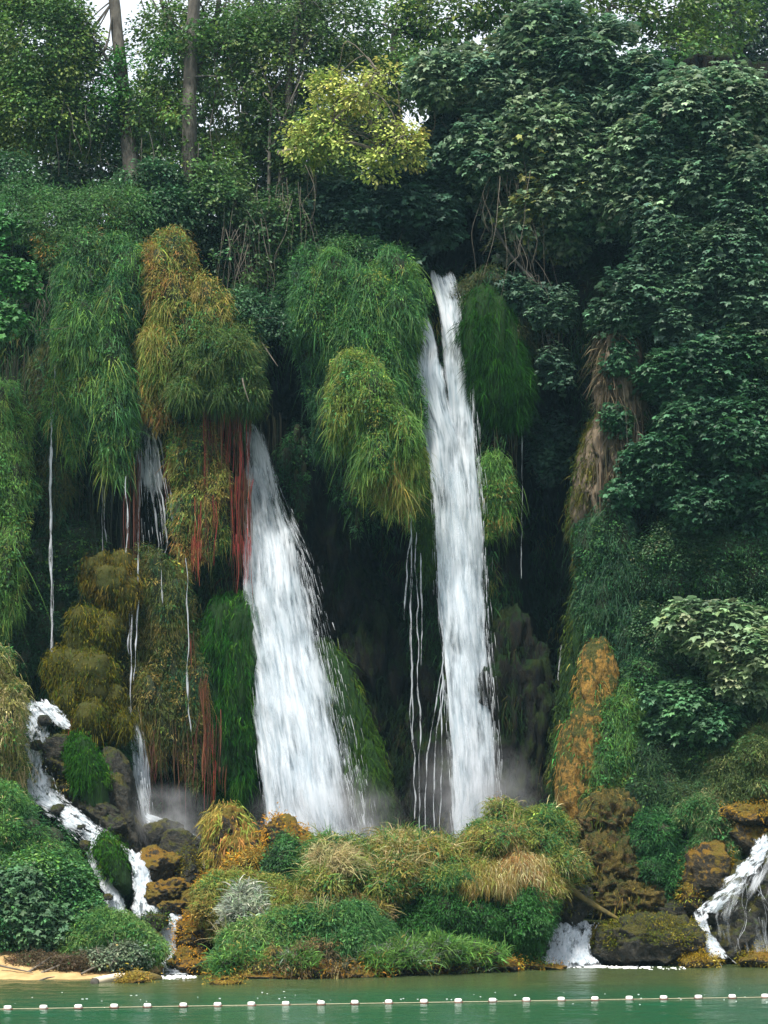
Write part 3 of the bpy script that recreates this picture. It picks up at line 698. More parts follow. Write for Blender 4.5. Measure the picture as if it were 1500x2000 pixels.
trickle('water_trickle', 'cluster of fine water threads falling free left of the tall main waterfall',
    [[(806, 930, 69.4), (801, 1050, 69.4), (788, 1210, 69.3)], [(805, 960, 69.4), (804, 1200, 69.3), (803, 1450, 69.2)], [(812, 1040, 69.4), (818, 1300, 69.3), (820, 1620, 69.2)], [(802, 1060, 69.5), (806, 1400, 69.4), (812, 1600, 69.4)],
     [(822, 1080, 69.5), (823, 1300, 69.4)], [(866, 1290, 69.6), (850, 1380, 69.5), (834, 1480, 69.4), (828, 1620, 69.3)], [(868, 1320, 69.6), (852, 1420, 69.5), (848, 1620, 69.4)], [(862, 1200, 69.7), (866, 1330, 69.6), (862, 1500, 69.5), (858, 1620, 69.5)]], 0.03, 0.1)
trickle('water_trickle', 'single hair-thin water thread dropping from the green moss slab into the dark cave', [[(1017, 812, 71), (1019, 1000, 71), (1020, 1130, 71)]], 0.028, 0.03)
trickle('water_trickle', 'faint rivulets running down the wet rock wall right of the main waterfall',
    [[(1022, 1310, 71.5), (1040, 1370, 71.3), (1052, 1450, 71), (1052, 1600, 70.8)], [(1096, 1260, 71.6), (1090, 1380, 71.4), (1096, 1450, 71.2)], [(1030, 1320, 71.4), (1036, 1360, 71.3)], [(1085, 1470, 71), (1075, 1600, 70.6), (1078, 1640, 70.5)], [(1035, 1580, 70.4), (1045, 1640, 70.3)]], 0.04, 0.12)

for par, rw in ((wf, [(q[0], q[1] - 6, q[2] + 14, q[3] - .1) for q in rows_b]), (bpy.data.objects['waterfall.001'], [(q[0], q[1] - 3, q[2] + 26, q[3] - .15, .1) for q in rows_big])):
    V, Q, D, U = fall_geo(rw, (.3, .55), 1, seed=811, bulge=.5, dbias=-.22)
    mesh_obj('outer_veil', V, Q, M_veil, par, smooth=True, attrs={'dens': D}, uv=U)
# left cascade
rows_lc = [(1366, 42, 82, 66.5, -.05), (1400, 44, 108, 66.2), (1440, 46, 92, 66, -.1), (1480, 52, 90, 65.8), (1530, 55, 110, 65.3), (1560, 62, 130, 65), (1600, 100, 180, 64.5), (1625, 130, 215, 64.1), (1650, 155, 240, 63.7), (1668, 170, 265, 63.4)]
waterfall('stream_cascade', 'white cascade tumbling down the left slope past a dark mossy green slab', rows_lc, (0.3, 0.3), 2, [(420, 0.16, 0.03)], cat='cascade', bulge=0.35, step=0.08, wob=0.3, top_soft=0.2, dbias=-0.12)
lc = bpy.data.objects['stream_cascade']
for k, rw in enumerate([
    [(1368, 60, 100, 66.2, -.1), (1390, 84, 122, 66, -.05), (1412, 105, 140, 65.8, -.1), (1432, 125, 150, 65.7, -.3)],
    [(1645, 155, 200, 63.6), (1690, 175, 205, 63.2), (1740, 195, 235, 62.8), (1790, 208, 252, 62.4), (1820, 220, 256, 62.2)],
    [(1660, 235, 272, 63.2), (1690, 252, 288, 62.9), (1740, 256, 304, 62.6), (1780, 254, 320, 62.3), (1794, 262, 322, 62.1)]]):
    V, Q, D, U = fall_geo(rw, (0.3, 0.3), 2, seed=700 + k, bulge=0.3, wob=0.1, top_soft=0.1, step=0.06)
    mesh_obj('falling_water', V, Q, M_casc, lc, smooth=True, attrs={'dens': D}, uv=U)
waterfall('stream_cascade', 'lowest white step of the left cascade spilling between boulders into the river',
    [(1786, 278, 375, 61.9, .1), (1800, 285, 350, 61.5), (1830, 308, 348, 61.2, .2), (1865, 312, 350, 60.9, .2), (1885, 318, 348, 59.5), (1906, 318, 372, 58.2)], (0.2, 0.2), 2, [(40, .2, .03)], cat='cascade', bulge=0.3, step=0.05, wob=0.12, top_soft=0.05)
waterfall('stream_cascade', 'thin misty water washing over the wet grey rocks below the red roots',
    [(1590, 278, 292, 67, .1), (1610, 282, 360, 66.8, -.2), (1640, 284, 400, 66.4, -.1), (1670, 350, 415, 65.8, -.2), (1700, 385, 412, 65.2), (1750, 392, 404, 64.6, .1)], (0.3, 0.3), 1, None, mat=M_veil, cat='cascade', bulge=0.3, step=0.06, top_soft=0.1)
waterfall('stream_cascade', 'short white cascade pouring into the river between the grassy mound and the round mossy boulder',
    [(1800, 1062, 1170, 63.6, -.15), (1815, 1066, 1162, 63.1, -.05), (1840, 1070, 1152, 62.8, .05), (1865, 1066, 1154, 62.5, .25), (1886, 1044, 1174, 62.1, .35)], (0.2, 0.2), 2, [(260, .16, .03)], cat='cascade', bulge=0.3, step=0.05, wob=0.12, top_soft=0.05)
waterfall('stream_cascade', 'slanting white rapid sliding under the fallen mossy log',
    [(1760, 1122, 1136, 67, .2), (1775, 1130, 1160, 66.5, .2), (1790, 1142, 1190, 66, .2)], (0.2, 0.2), 1, None, cat='cascade', bulge=0.2, step=0.05, top_soft=0.05)
rows_rv = [(1632, 1485, 1560, 64.4, -.1), (1680, 1460, 1560, 63.6, -.22), (1720, 1425, 1560, 63.2, -.26), (1760, 1385, 1560, 62.9, -.32), (1790, 1362, 1560, 62.8, -.34), (1830, 1378, 1560, 62.7, -.34), (1872, 1395, 1560, 62.6, -.25)]
waterfall('stream_cascade', 'veil of white water draped over the dark rounded rock at the right edge', rows_rv, (0.3, 0.1), 1, [(60, .2, .018)], mat=M_veil, cat='cascade', bulge=0.45, step=0.06, wob=0.15, top_soft=0.1, dbias=-.12)
rv = [o for o in bpy.data.objects if o.get('label', '').startswith('veil of white')][0]
for k, rw in enumerate([[(1636, 1480, 1510, 64.2, .0), (1680, 1456, 1500, 63.4, -.1), (1715, 1420, 1480, 63.0, -.2), (1750, 1384, 1440, 62.8, -.22), (1790, 1350, 1396, 62.6, -.1)]]):
    V, Q, D, U = fall_geo(rw, (.4, .5), 3, seed=760 + k, bulge=.4, wob=.25, top_soft=.2, step=.05, gap=.12, dbias=-.02); mesh_obj('falling_water', V, Q, M_casc, rv, smooth=True, attrs={'dens': D}, uv=U)
g = np.random.default_rng(61)
add_threads(rv, [[(1490 + a * .1, 1665 + a * .2, 63.6), (1480 + a * .5 - 30, 1710 + abs(a) * .2, 63.0), (1440 + a, 1775, 62.7), (1436 + a * 1.05, 1860 + g.uniform(-30, 10), 62.5)] for a in g.uniform(-60, 110, 5)], .009, .25)
waterfall('stream_cascade', 'narrow white chute running to the river between the round boulder and the veiled rock',
    [(1780, 1352, 1385, 63.4, .15), (1810, 1362, 1388, 63.1, .1), (1840, 1370, 1402, 62.8, .1), (1862, 1374, 1420, 62.6, 0), (1878, 1374, 1440, 62.4, -.2)], (0.4, 0.4), 2, [(30, .3, .03)], cat='cascade', bulge=0.3, step=0.05, top_soft=0.7)

# foam on the river where the cascades land
def foam_strip(pts, h, seed, label):
    g = np.random.default_rng(seed); ps = []
    for (px, py, rx, ry) in pts:
        U, Q = ellipsoid_grid(10, 22); c = W(px, py, 0)
        Y = F * HC / (py - HY); c = np.array([(px - 750) / F * Y, Y, 0.0]); s = Y / F
        V = U * np.array([rx * s, ry, h]) ; V = V * (1 + 0.35 * fbm(V * 3 + seed + px, 3, seed))[:, None] + c
        ps.append((V, Q))
    V, Q = join(ps); o = mesh_obj('foam', V, Q, M_foam, smooth=True); tag(o, label, 'foam', kind='stuff')
def rfoam(x0, x1, y, sy, n, r0, r1, seed):
    g = np.random.default_rng(seed); xs = g.uniform(x0, x1, n)
    m = (vn(np.stack([xs * .06, xs * 0 + seed, xs * 0], -1), 3) + 1.1) * .75
    return [(x, y + g.normal(0, sy), g.uniform(r0, r1) * g.uniform(.4, 1.4) * q, g.uniform(.04, .2)) for x, q in zip(xs, m) if q > .25]
foam_strip(rfoam(1050, 1172, 1886, 1.8, 150, 4, 10, 1) + rfoam(985, 1060, 1888, .9, 60, 3, 8, 2) + rfoam(1170, 1255, 1889, 1.4, 60, 2, 5, 3) + rfoam(1255, 1350, 1891, 2.2, 34, 1, 4, 6), 0.018, 3, 'white foam churning on the river below the short right cascade')
foam_strip(rfoam(1385, 1450, 1878, 1.0, 36, 2, 5, 4) + rfoam(315, 380, 1909, 1.5, 36, 2, 6, 5), 0.04, 5, 'small patches of white foam where narrow streams enter the river')
g = np.random.default_rng(4)
foam_strip([(g.uniform(0, 1500), 1938 + g.normal(12, 7) - 0.010 * 0, g.uniform(.6, 2.4), .02) for _ in range(70)], 0.006, 8, 'tiny scattered foam flecks floating near the line of white floats')

# ------------------------------------------------------------------ rocks
rock('moss_slab', 'tall leaning slab of deep green striped moss left of the broad waterfall', [(448, 1360, 69.9, 52, 195, 1.0, 12), (478, 1440, 70.0, 26, 120, 0.8, 8), (420, 1290, 70.0, 36, 120, 0.9, 10)], M_green, 0.2, 2.2,
     [dict(n=2600, k=12, L=.24, freq=2.2, bottom=-1, W=.022, pal=[(2, (.005, .022, .004)), (3, (.014, .062, .007)), (1.4, (.045, .125, .014))], mode='hang')], (1.6, 1, .14), 'mossy rock', ridge=.9)
rock('moss_slab', 'long green moss slab showing along the right edge of the broad waterfall', [(690, 1440, 70.4, 38, 190, 0.9, -17), (715, 1510, 70.1, 34, 80, .8, -15)], M_green, 0.2, 2.2,
     [dict(n=1400, k=12, L=.24, freq=2.2, bottom=-1, W=.022, pal=[(3, (.03, .07, .008)), (1, (.07, .10, .01))], mode='hang')], (1.6, 1, .14), 'mossy rock', ridge=.9)
rock('moss_slab', 'hanging slab of deep green moss high on the right of the tall waterfall', [(960, 690, 70.6, 56, 130, 1.1, -6), (1000, 740, 70.5, 30, 85, .8, -6)], M_green, 0.14, 1.0,
     [dict(n=1800, k=12, L=.24, freq=2.2, bottom=-1, W=.022, pal=[(3, (.010, .044, .005)), (1, (.018, .060, .007))], mode='hang')], (1.6, 1, .14), 'mossy rock', ridge=.9)
rock('moss_slab', 'narrow dark moss edge hugging the left side of the tall waterfall', [(792, 850, 70.5, 16, 130, .6, -9), (830, 1010, 70.5, 15, 110, .6, -3), (798, 660, 70.4, 18, 75, .7, 0)], M_green, 0.16, 1.2,
     [dict(n=1000, k=12, L=.24, freq=2.2, bottom=-1, W=.022, pal=[(3, (.03, .07, .01)), (1, (.05, .08, .01))], mode='hang')], (1.6, 1, .14), 'mossy rock', ridge=.9)
rock('tufa_column', 'faint brown tufa column deep in the cave right of the broad waterfall', [(655, 1120, 75, 60, 240, 1.2, -6), (735, 1320, 74.5, 55, 190, 1.2, -8)], M_cliff, 0.45, 1.1, [dict(n=1500, k=9, L=.26, pal=P_CAVE_SHADE, mode='hang', bottom=-1)], (1, 1, .35), 'rock', ridge=.9)
rock('tufa_wall', 'dark wet rock face spread behind the foot of the tall waterfall', [(985, 1450, 71.4, 75, 230, 1.3), (1060, 1520, 71.2, 60, 200, 1.2), (900, 1480, 72, 120, 200, 1.2)], M_cliff, 0.45, 1.1, [dict(n=2200, k=9, L=.26, pal=P_CAVE_SHADE, mode='hang', bottom=-1)], (1, 1, .4), 'rock face', ridge=.9)
rock('tufa_column', 'pale tan tufa column hung with stalactites under the fig tree on the right', [(1195, 720, 69.4, 24, 105, .7), (1212, 850, 69.3, 22, 120, .6, 2), (1180, 920, 69.8, 32, 100, .7, 6), (1236, 790, 69.4, 12, 140, .4)], M_tufa, 0.6, 1.8,
     [dict(n=900, k=6, L=.35, W=.03, pal=[(2, (.10, .08, .05)), (1, (.05, .06, .02))], mode='hang', bottom=-1)], (1, 1, .25), 'tufa column', ridge=.9)
rock('tufa_slope', 'brown mossy tufa slope leaning beside the dark right cave', [(1152, 930, 70.2, 26, 125, .8, 12), (1165, 1100, 70.2, 34, 120, .8)], M_tufa, 0.3, 1.1, [dict(n=1200, k=9, L=.2, pal=[(2, (.06, .06, .012)), (1, (.03, .05, .01))], mode='hang', bottom=-1)], (1, 1, .4), 'rock', ridge=.7)
rock('ochre_tufa', 'tall ochre orange tufa cone standing on the right beyond the grassy mound', [(1164, 1370, 68.6, 40, 125, .9, 2), (1150, 1470, 68.2, 42, 110, .9), (1122, 1540, 68.3, 34, 140, .8)], M_ochre, 0.22, 1.2,
     [dict(n=500, k=9, L=.2, pal=[(2, (.06, .08, .012)), (2, G_MID), (2, (.22, .15, .04))], mode='hang', freq=.9, bottom=-1)], (1, 1, .55), 'tufa rock', ridge=.8)
rock('moss_slab', 'dark mossy wall edge running up the left of the ochre tufa cone', [(1108, 1480, 69.4, 24, 190, .8, 4), (1135, 1250, 69.6, 26, 110, .7, 6)], M_green, 0.3, 2.2, [dict(n=1300, k=9, L=.18, pal=[(2, (.02, .04, .01)), (2, (.045, .065, .012))], mode='hang', bottom=-1)], (1.6, 1, .2), 'mossy rock', ridge=.9)
rock('ochre_tufa', 'lumpy brown and orange tufa mass at the foot of the right slope', [(1190, 1610, 66.5, 48, 62, .9, 6), (1195, 1700, 66, 60, 70, 1.0), (1230, 1755, 65.6, 60, 36, .9), (1140, 1690, 67, 40, 80, .9)], M_brown, 0.5, 2.0, [dict(n=900, k=9, L=.16, pal=[(2, (.05, .07, .012)), (2, (.13, .10, .025))], mode='hang', bottom=-1, freq=1.5)], (1, 1, 1), 'tufa rock', ridge=.9)
rock('moss_mound', 'rounded olive moss boulder behind the thin left thread of water', [(165, 1330, 68, 58, 95, 1.2), (180, 1250, 68.3, 50, 70, 1.0), (190, 1400, 67.6, 46, 46, .9)], M_olive, 0.3, 1.2,
     [dict(n=7000, k=9, L=.10, pal=[(2, (.022, .030, .006)), (3, (.075, .070, .007)), (2, (.04, .058, .007)), (.7, (.15, .12, .012))], mode='hang', bottom=-1), dict(n=150, k=5, L=.3, W=.02, pal=[(1, (.10, .09, .012))], mode='hang', bottom=-1)], (1, 1, 1), 'mossy rock', ridge=.6, lumps=6, res=(24, 30))
rock('moss_mound', 'small upper olive moss knob hanging above the rounded olive boulder', [(225, 1150, 68.6, 36, 62, .8), (185, 1130, 68.9, 26, 36, .7), (222, 1210, 68.6, 22, 36, .6)], M_olive, 0.25, 1.4,
     [dict(n=1100, k=10, L=.13, pal=[(2, (.03, .028, .006)), (3, (.085, .065, .009)), (2, (.04, .05, .007))], mode='hang', bottom=-1)], (1, 1, 1), 'mossy rock', lumps=8, res=(24, 30))
rock('moss_slab', 'curved dark green moss slab beside the top of the left cascade', [(175, 1520, 65.2, 28, 85, .8, -16)], M_green, 0.1, 1.2,
     [dict(n=1300, k=8, L=.1, pal=[(3, (.016, .060, .006)), (1, (.04, .10, .01))], mode='hang')], (1.4, 1, .4), 'mossy rock')
rock('boulder', 'dark rough boulder with moss stuck in the left cascade below its top', [(128, 1485, 66.0, 40, 46, .7, -20), (150, 1540, 66, 28, 40, .6, -20)], M_wet, 0.4, 2.2, [dict(n=260, k=8, L=.09, pal=[(2, (.06, .08, .012)), (1, OCHRE)], mode='moss')])
for k, (px, py, Y, r_, lb) in enumerate([(86, 1408, 65.7, 13, 'small black stone splitting the top of the left cascade'), (74, 1455, 65.4, 12, 'small wet stone at the narrow neck of the left cascade'), (112, 1580, 64.6, 12, 'small dark stone poking through the middle of the left cascade'),
        (170, 1652, 63.5, 15, 'dark wet stone where the left cascade divides'), (212, 1752, 62.3, 10, 'small stone between the lower left cascade threads'), (160, 1618, 64, 9, 'tiny stone near the black boulder in the left cascade')]):
    rock('boulder', lb, [(px, py, Y, r_, r_ * .8, r_ / 40)], M_wet, 0.35, 3.0, None, res=(24, 32))
rock('boulder', 'long black wet boulder between the left cascade and the misty hollow', [(196, 1585, 65.2, 44, 26, .6, 34), (222, 1612, 64.9, 26, 26, .5)], M_wet, 0.4, 2.4, None)
rock('moss_slab', 'pointed dark green moss slab splitting the lower left cascade', [(225, 1690, 62.9, 20, 62, .6, -22), (210, 1665, 63, 30, 20, .5)], M_green, 0.14, 1.4, [dict(n=500, k=8, L=.09, pal=[(3, (.022, .075, .008)), (1, (.05, .09, .01))], mode='hang')], (1, 1, 1), 'mossy rock')
rock('boulder', 'smooth grey green wet slope rock under the misty falling spray', [(240, 1600, 66, 34, 90, .9, -18), (225, 1520, 66.6, 30, 60, .9, -18)], M_wet, 0.2, 1.4, None)
rock('boulder', 'pointed grey wet rock in the mist below the red roots', [(318, 1630, 66, 36, 32, .7), (360, 1655, 65.6, 46, 30, .8, 14)], M_wet, 0.3, 1.8, None)
rock('boulder', 'rounded brown mossy boulder right of the lower left cascade', [(312, 1690, 63.8, 42, 38, .8)], M_orange, 0.3, 2.0, None)
rock('boulder', 'dark rounded boulder tucked behind the brown mossy boulder', [(368, 1705, 64.2, 30, 42, .7)], M_wet, 0.3, 2.0, [dict(n=160, k=8, L=.08, pal=[(2, (.10, .09, .012))], mode='moss')])
rock('boulder', 'low heap of yellow mossed stones left of the central island', [(330, 1745, 62.8, 40, 28, .6, -14), (372, 1765, 62.6, 28, 22, .5), (340, 1775, 62.2, 30, 16, .5)], M_orange, 0.45, 2.6, None, (1, 1, 1.4))
rock('boulder', 'tall dark boulder with orange moss skirt left of the broad waterfall foot', [(442, 1620, 65, 36, 44, .9, -6), (475, 1655, 64.6, 44, 34, .9, 14), (430, 1680, 65, 24, 40, .8)], M_orange, 0.38, 1.6,
     [dict(n=420, k=12, L=.26, pal=[(2, OCHRE), (1, G_YEL), (1, ORANGE)], mode='hang', bottom=-.1)])
rock('boulder', 'sharp ridged rock crusted with orange moss in front of the broad waterfall foot', [(548, 1638, 63.4, 26, 42, .7, -20), (585, 1650, 63.1, 66, 22, .7, 42), (565, 1688, 62.8, 60, 30, .8, 10)], M_orange, 0.45, 2.0,
     [dict(n=380, k=10, L=.12, pal=[(3, (.34, .18, .02)), (1, OCHRE)], mode='moss', bottom=.15)], ridge=.6)
rock('boulder', 'small bright orange mossy stone below the sharp ridged rock', [(482, 1688, 62.6, 44, 20, .6, -24)], M_orange, 0.3, 2.0, [dict(n=260, k=10, L=.12, pal=[(3, (.36, .19, .02)), (1, OCHRE)], mode='moss')])
rock('boulder', 'small yellow mossy knob at the left tip of the central island', [(412, 1730, 62, 18, 18, .4)], M_orange, 0.3, 2.4, [dict(n=120, k=10, L=.1, pal=[(3, (.36, .19, .02))], mode='moss')])
rock('boulder', 'dark cushion shaped stone sitting in the lowest left cascade', [(305, 1802, 61, 22, 16, .45)], M_wet, 0.25, 2.2, [dict(n=120, k=8, L=.06, pal=[(2, (.04, .08, .01))], mode='moss')])
rock('boulder', 'dark stone bank left of the lowest cascade step', [(292, 1845, 60.4, 24, 34, .6)], M_wet, 0.35, 2.2, None)
rock('boulder', 'layered dark rocks with orange moss right of the lowest cascade step', [(375, 1830, 60.8, 30, 46, .8), (362, 1876, 59.6, 34, 22, .7), (395, 1890, 59, 40, 18, .8)], M_orange, 0.45, 2.6, [dict(n=200, k=10, L=.08, pal=[(3, (.34, .18, .02))], mode='moss')], (1, 1, 2.2))
rock('boulder', 'large round boulder with olive moss cap between the two right cascades', [(1262, 1838, 63.2, 104, 44, 1.5), (1200, 1850, 63.3, 52, 40, 1.1), (1320, 1848, 63.2, 50, 38, 1.1), (1270, 1818, 63.4, 70, 30, 1.0)], M_wet, 0.3, 1.8,
     [dict(n=1500, k=10, L=.09, pal=[(2, (.07, .085, .010)), (2, (.13, .12, .015)), (1, (.20, .17, .04))], mode='moss', bottom=.1, rad=.1)])
rock('boulder', 'small yellow mossy stone in the water right of the round boulder', [(1365, 1880, 61.9, 30, 13, .5)], M_orange, 0.3, 2.4, [dict(n=220, k=10, L=.07, pal=[(3, (.22, .15, .015)), (1, OCHRE)], mode='moss')])
rock('boulder', 'low mossy stone at the right edge of the river bank', [(1488, 1878, 62.2, 42, 17, .6)], M_orange, 0.3, 2.2, [dict(n=220, k=10, L=.07, pal=[(3, (.16, .13, .015))], mode='moss')])
rock('boulder', 'dark rounded rock under the white water veil at the right edge', [(1470, 1790, 64.6, 92, 96, 1.5), (1540, 1740, 65, 90, 110, 1.6), (1430, 1840, 64.2, 60, 44, 1.2)], M_wet, 0.3, 1.6, None)
rock('boulder', 'yellow mossed rock shoulder left of the veiled rock', [(1385, 1710, 65.4, 50, 62, 1.0, 24), (1350, 1750, 65.2, 26, 40, .8)], M_orange, 0.3, 1.8, [dict(n=320, k=10, L=.1, pal=[(2, (.20, .14, .015)), (1, G_YEL)], mode='moss')])
rock('boulder', 'ledge of orange mossy rock above the right edge veil', [(1455, 1592, 65.4, 52, 20, .9, -4), (1520, 1588, 65.4, 50, 24, .9), (1480, 1640, 66, 70, 50, 1.1)], M_orange, 0.3, 1.8, [dict(n=420, k=10, L=.1, pal=[(3, (.26, .16, .02)), (1, G_YEL)], mode='moss', bottom=0)])
rock('boulder', 'green mossy rock under the log at the right end of the grassy mound', [(1105, 1768, 64, 42, 46, .9), (1090, 1730, 64.4, 30, 40, .8)], M_wet, 0.35, 1.8, [dict(n=520, k=10, L=.12, pal=[(2, (.09, .10, .012)), (1, OCHRE), (1, G_MID)], mode='moss')])
rock('boulder', 'dark stone plinth under the overhanging grass of the mound', [(985, 1850, 62.6, 84, 36, 1.3), (900, 1850, 62.6, 90, 30, 1.2)], M_wet, 0.3, 1.4, None)
rock('boulder', 'flat orange mossed rock reef lying just above the river', [(960, 1884, 60.2, 60, 12, .8), (880, 1892, 59.8, 60, 13, .7), (800, 1896, 59, 50, 10, .6), (1020, 1888, 61, 70, 7, .7)], M_orange, 0.5, 2.8, [dict(n=380, k=10, L=.08, pal=[(3, (.30, .16, .02)), (1, G_YEL)], mode='moss')])
rock('boulder', 'orange mossy rocks along the front foot of the central island', [(700, 1896, 57.6, 70, 12, .5), (600, 1898, 57.2, 80, 12, .5), (520, 1905, 56.8, 60, 8, .5), (440, 1912, 56.6, 36, 7, .4)], M_orange, 0.5, 2.8, [dict(n=300, k=10, L=.08, pal=[(3, (.26, .14, .02)), (1, G_YEL)], mode='moss')])

# ------------------------------------------------------------------ hanging grass on the cliff
grassy('hanging_grass', 'big bright green grass curtain hanging left of the small forked waterfall', 'grass', [(165, 650, 69.2, 48, 130, 1.1), (222, 690, 69.2, 38, 150, 1.0), (180, 790, 69.0, 62, 70, 1.0), (190, 540, 69.6, 80, 60, 1.2), (228, 840, 69.0, 28, 40, .7)],
    [dict(n=2300, k=16, L=.85, Wd=.035), dict(n=250, k=12, L=1.1, Wd=.03, bottom=-1, pal=P_BRI)], amp=.2)
grassy('hanging_grass', 'dim olive grass strip behind the leftmost water thread', 'grass', [(95, 800, 69.6, 26, 160, .7), (110, 880, 69.5, 26, 90, .6)], [dict(n=600, k=14, L=.8, Wd=.03, pal=[(2, G_DEEP), (2, (.07, .08, .02))])])
grassy('hanging_grass', 'green grass curtain hanging down the left edge of the picture', 'grass', [(10, 900, 68.6, 30, 190, .9), (12, 1080, 68.4, 28, 120, .8), (-20, 1000, 68.6, 40, 220, 1)], [dict(n=1300, k=14, L=.75, Wd=.03, pal=[(2, G_MID), (3, G_BRIGHT), (1, G_YEL)])])
grassy('hanging_grass', 'grass curtain topped with rusty yellow plumes between the two left waterfalls', 'grass', [(330, 560, 69.4, 46, 80, 1.0, -14), (375, 620, 69.2, 50, 70, 1.0), (310, 690, 69.2, 34, 80, .9), (330, 520, 69.6, 40, 50, .9)],
    [dict(n=1400, k=14, L=.6, Wd=.03, pal=[(1, G_MID), (2, G_YEL), (2, OCHRE), (.7, ORANGE)]), dict(n=500, k=16, L=.8, Wd=.03, lobes=[(312, 690, 69.0, 34, 84, 1.0)], pal=P_BRI)])
grassy('hanging_grass', 'bushy green grass overhang above the long red roots', 'grass', [(450, 690, 68.8, 54, 62, 1.2), (400, 740, 68.9, 62, 50, 1.1), (475, 750, 68.8, 36, 46, 1.0), (370, 690, 69.1, 50, 60, 1.0)],
    [dict(n=1900, k=15, L=.75, Wd=.032, mode='arch', pal=[(1, G_DEEP), (3, (.07, .13, .03)), (2, (.13, .16, .035)), (.7, OCHRE)], spread=.4)])
grassy('hanging_grass', 'yellowish grass hanging in the middle of the red root curtain', 'grass', [(378, 900, 69.6, 38, 60, .7), (412, 960, 69.5, 34, 80, .7), (375, 1000, 69.6, 30, 50, .6)], [dict(n=700, k=14, L=.6, Wd=.03, pal=P_YEL)])
grassy('hanging_grass', 'long drooping mat of green and ochre grass between the cascade and the green striped slab', 'grass', [(310, 1230, 69.4, 46, 120, .8), (350, 1290, 69.3, 40, 130, .8), (300, 1380, 69, 36, 70, .7), (375, 1390, 69.1, 30, 70, .7), (255, 1260, 69.5, 20, 130, .6)],
    [dict(n=1900, k=14, L=.65, Wd=.03, pal=[(2, G_DEEP), (3, (.07, .095, .02)), (2, (.14, .12, .025)), (1, OCHRE)])])
grassy('hanging_grass', 'dark leafy growth on the wall above the olive boulder', 'grass', [(140, 1120, 70.6, 90, 90, .8), (215, 1300, 69.6, 26, 90, .6), (60, 1200, 70, 50, 140, .8), (230, 1480, 68.6, 40, 50, .6)], [dict(n=1300, k=12, L=.35, Wd=.035, mode='arch', pal=[(3, (.018, .06, .022)), (1, G_MID)], spread=.6)])
grassy('hanging_grass', 'large leaning mass of green grass left of the tall waterfall', 'grass', [(680, 600, 69.6, 62, 84, 1.2, -20), (750, 590, 69.7, 50, 80, 1.1, -12), (728, 690, 69.3, 40, 90, 1.0, -22), (780, 690, 69.6, 22, 120, .7, -12), (795, 570, 70, 30, 50, .8), (786, 770, 69.9, 14, 90, .5, -10), (808, 900, 70.2, 9, 70, .4, -8)],
    [dict(n=3000, k=15, L=.75, Wd=.033, pal=P_CURT)])
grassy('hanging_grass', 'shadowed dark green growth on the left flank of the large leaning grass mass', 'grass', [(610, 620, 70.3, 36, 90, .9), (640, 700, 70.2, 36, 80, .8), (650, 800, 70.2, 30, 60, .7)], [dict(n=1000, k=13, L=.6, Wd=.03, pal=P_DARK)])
grassy('hanging_grass', 'bright yellow green grass bulge jutting over the central cave', 'grass', [(705, 790, 68.2, 54, 62, 1.2), (745, 850, 68.2, 52, 68, 1.1, -16), (775, 890, 68.3, 32, 70, .9), (690, 760, 68.3, 40, 40, 1.0)],
    [dict(n=2100, k=16, L=.7, Wd=.033, pal=P_BRI, mode='hang'), dict(n=260, k=12, L=.9, Wd=.03, lobes=[(770, 920, 68.2, 34, 50, .8)], pal=P_YEL)])
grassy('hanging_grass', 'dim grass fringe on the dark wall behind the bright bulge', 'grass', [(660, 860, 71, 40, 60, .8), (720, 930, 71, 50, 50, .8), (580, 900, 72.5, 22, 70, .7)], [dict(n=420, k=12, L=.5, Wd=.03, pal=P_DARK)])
grassy('hanging_grass', 'small grass tuft beside the right edge of the tall waterfall', 'grass', [(966, 940, 70.6, 22, 42, .6)], [dict(n=420, k=14, L=.6, Wd=.028, pal=[(1, G_MID), (2, G_BRIGHT), (1, OCHRE)])])
grassy('hanging_grass', 'dry olive grass hanging above the green moss slab', 'grass', [(950, 570, 71, 50, 34, .9), (1010, 620, 71, 34, 50, .8)], [dict(n=700, k=12, L=.7, Wd=.028, pal=[(1, G_DEEP), (2, (.06, .07, .02))])])
grassy('hanging_grass', 'grass fringe hanging on the right of the ochre tufa cone', 'grass', [(1210, 1460, 67.8, 38, 90, .8), (1185, 1510, 67.7, 34, 60, .7), (1225, 1400, 68, 22, 60, .6)], [dict(n=1100, k=14, L=.6, Wd=.028, pal=[(2, G_MID), (2, G_BRIGHT), (.6, G_YEL)])])
grassy('hanging_grass', 'dark green ferny curtain down the slope right of the cave', 'grass', [(1200, 1130, 69.4, 66, 110, 1.0), (1250, 1250, 69.2, 50, 120, 1.0), (1180, 1050, 69.8, 46, 60, .8)], [dict(n=2200, k=12, L=.5, Wd=.032, mode='hang', pal=[(3, (.02, .07, .03)), (2, (.035, .10, .035))], spread=.45)])
grassy('hanging_grass', 'olive grass fringe hanging down the right edge of the tall waterfall foot', 'grass', [(1130, 1640, 69, 30, 90, .7), (1090, 1560, 70.2, 22, 120, .6)], [dict(n=420, k=10, L=.35, Wd=.028, pal=[(2, (.04, .06, .015)), (1, (.09, .085, .02))])])

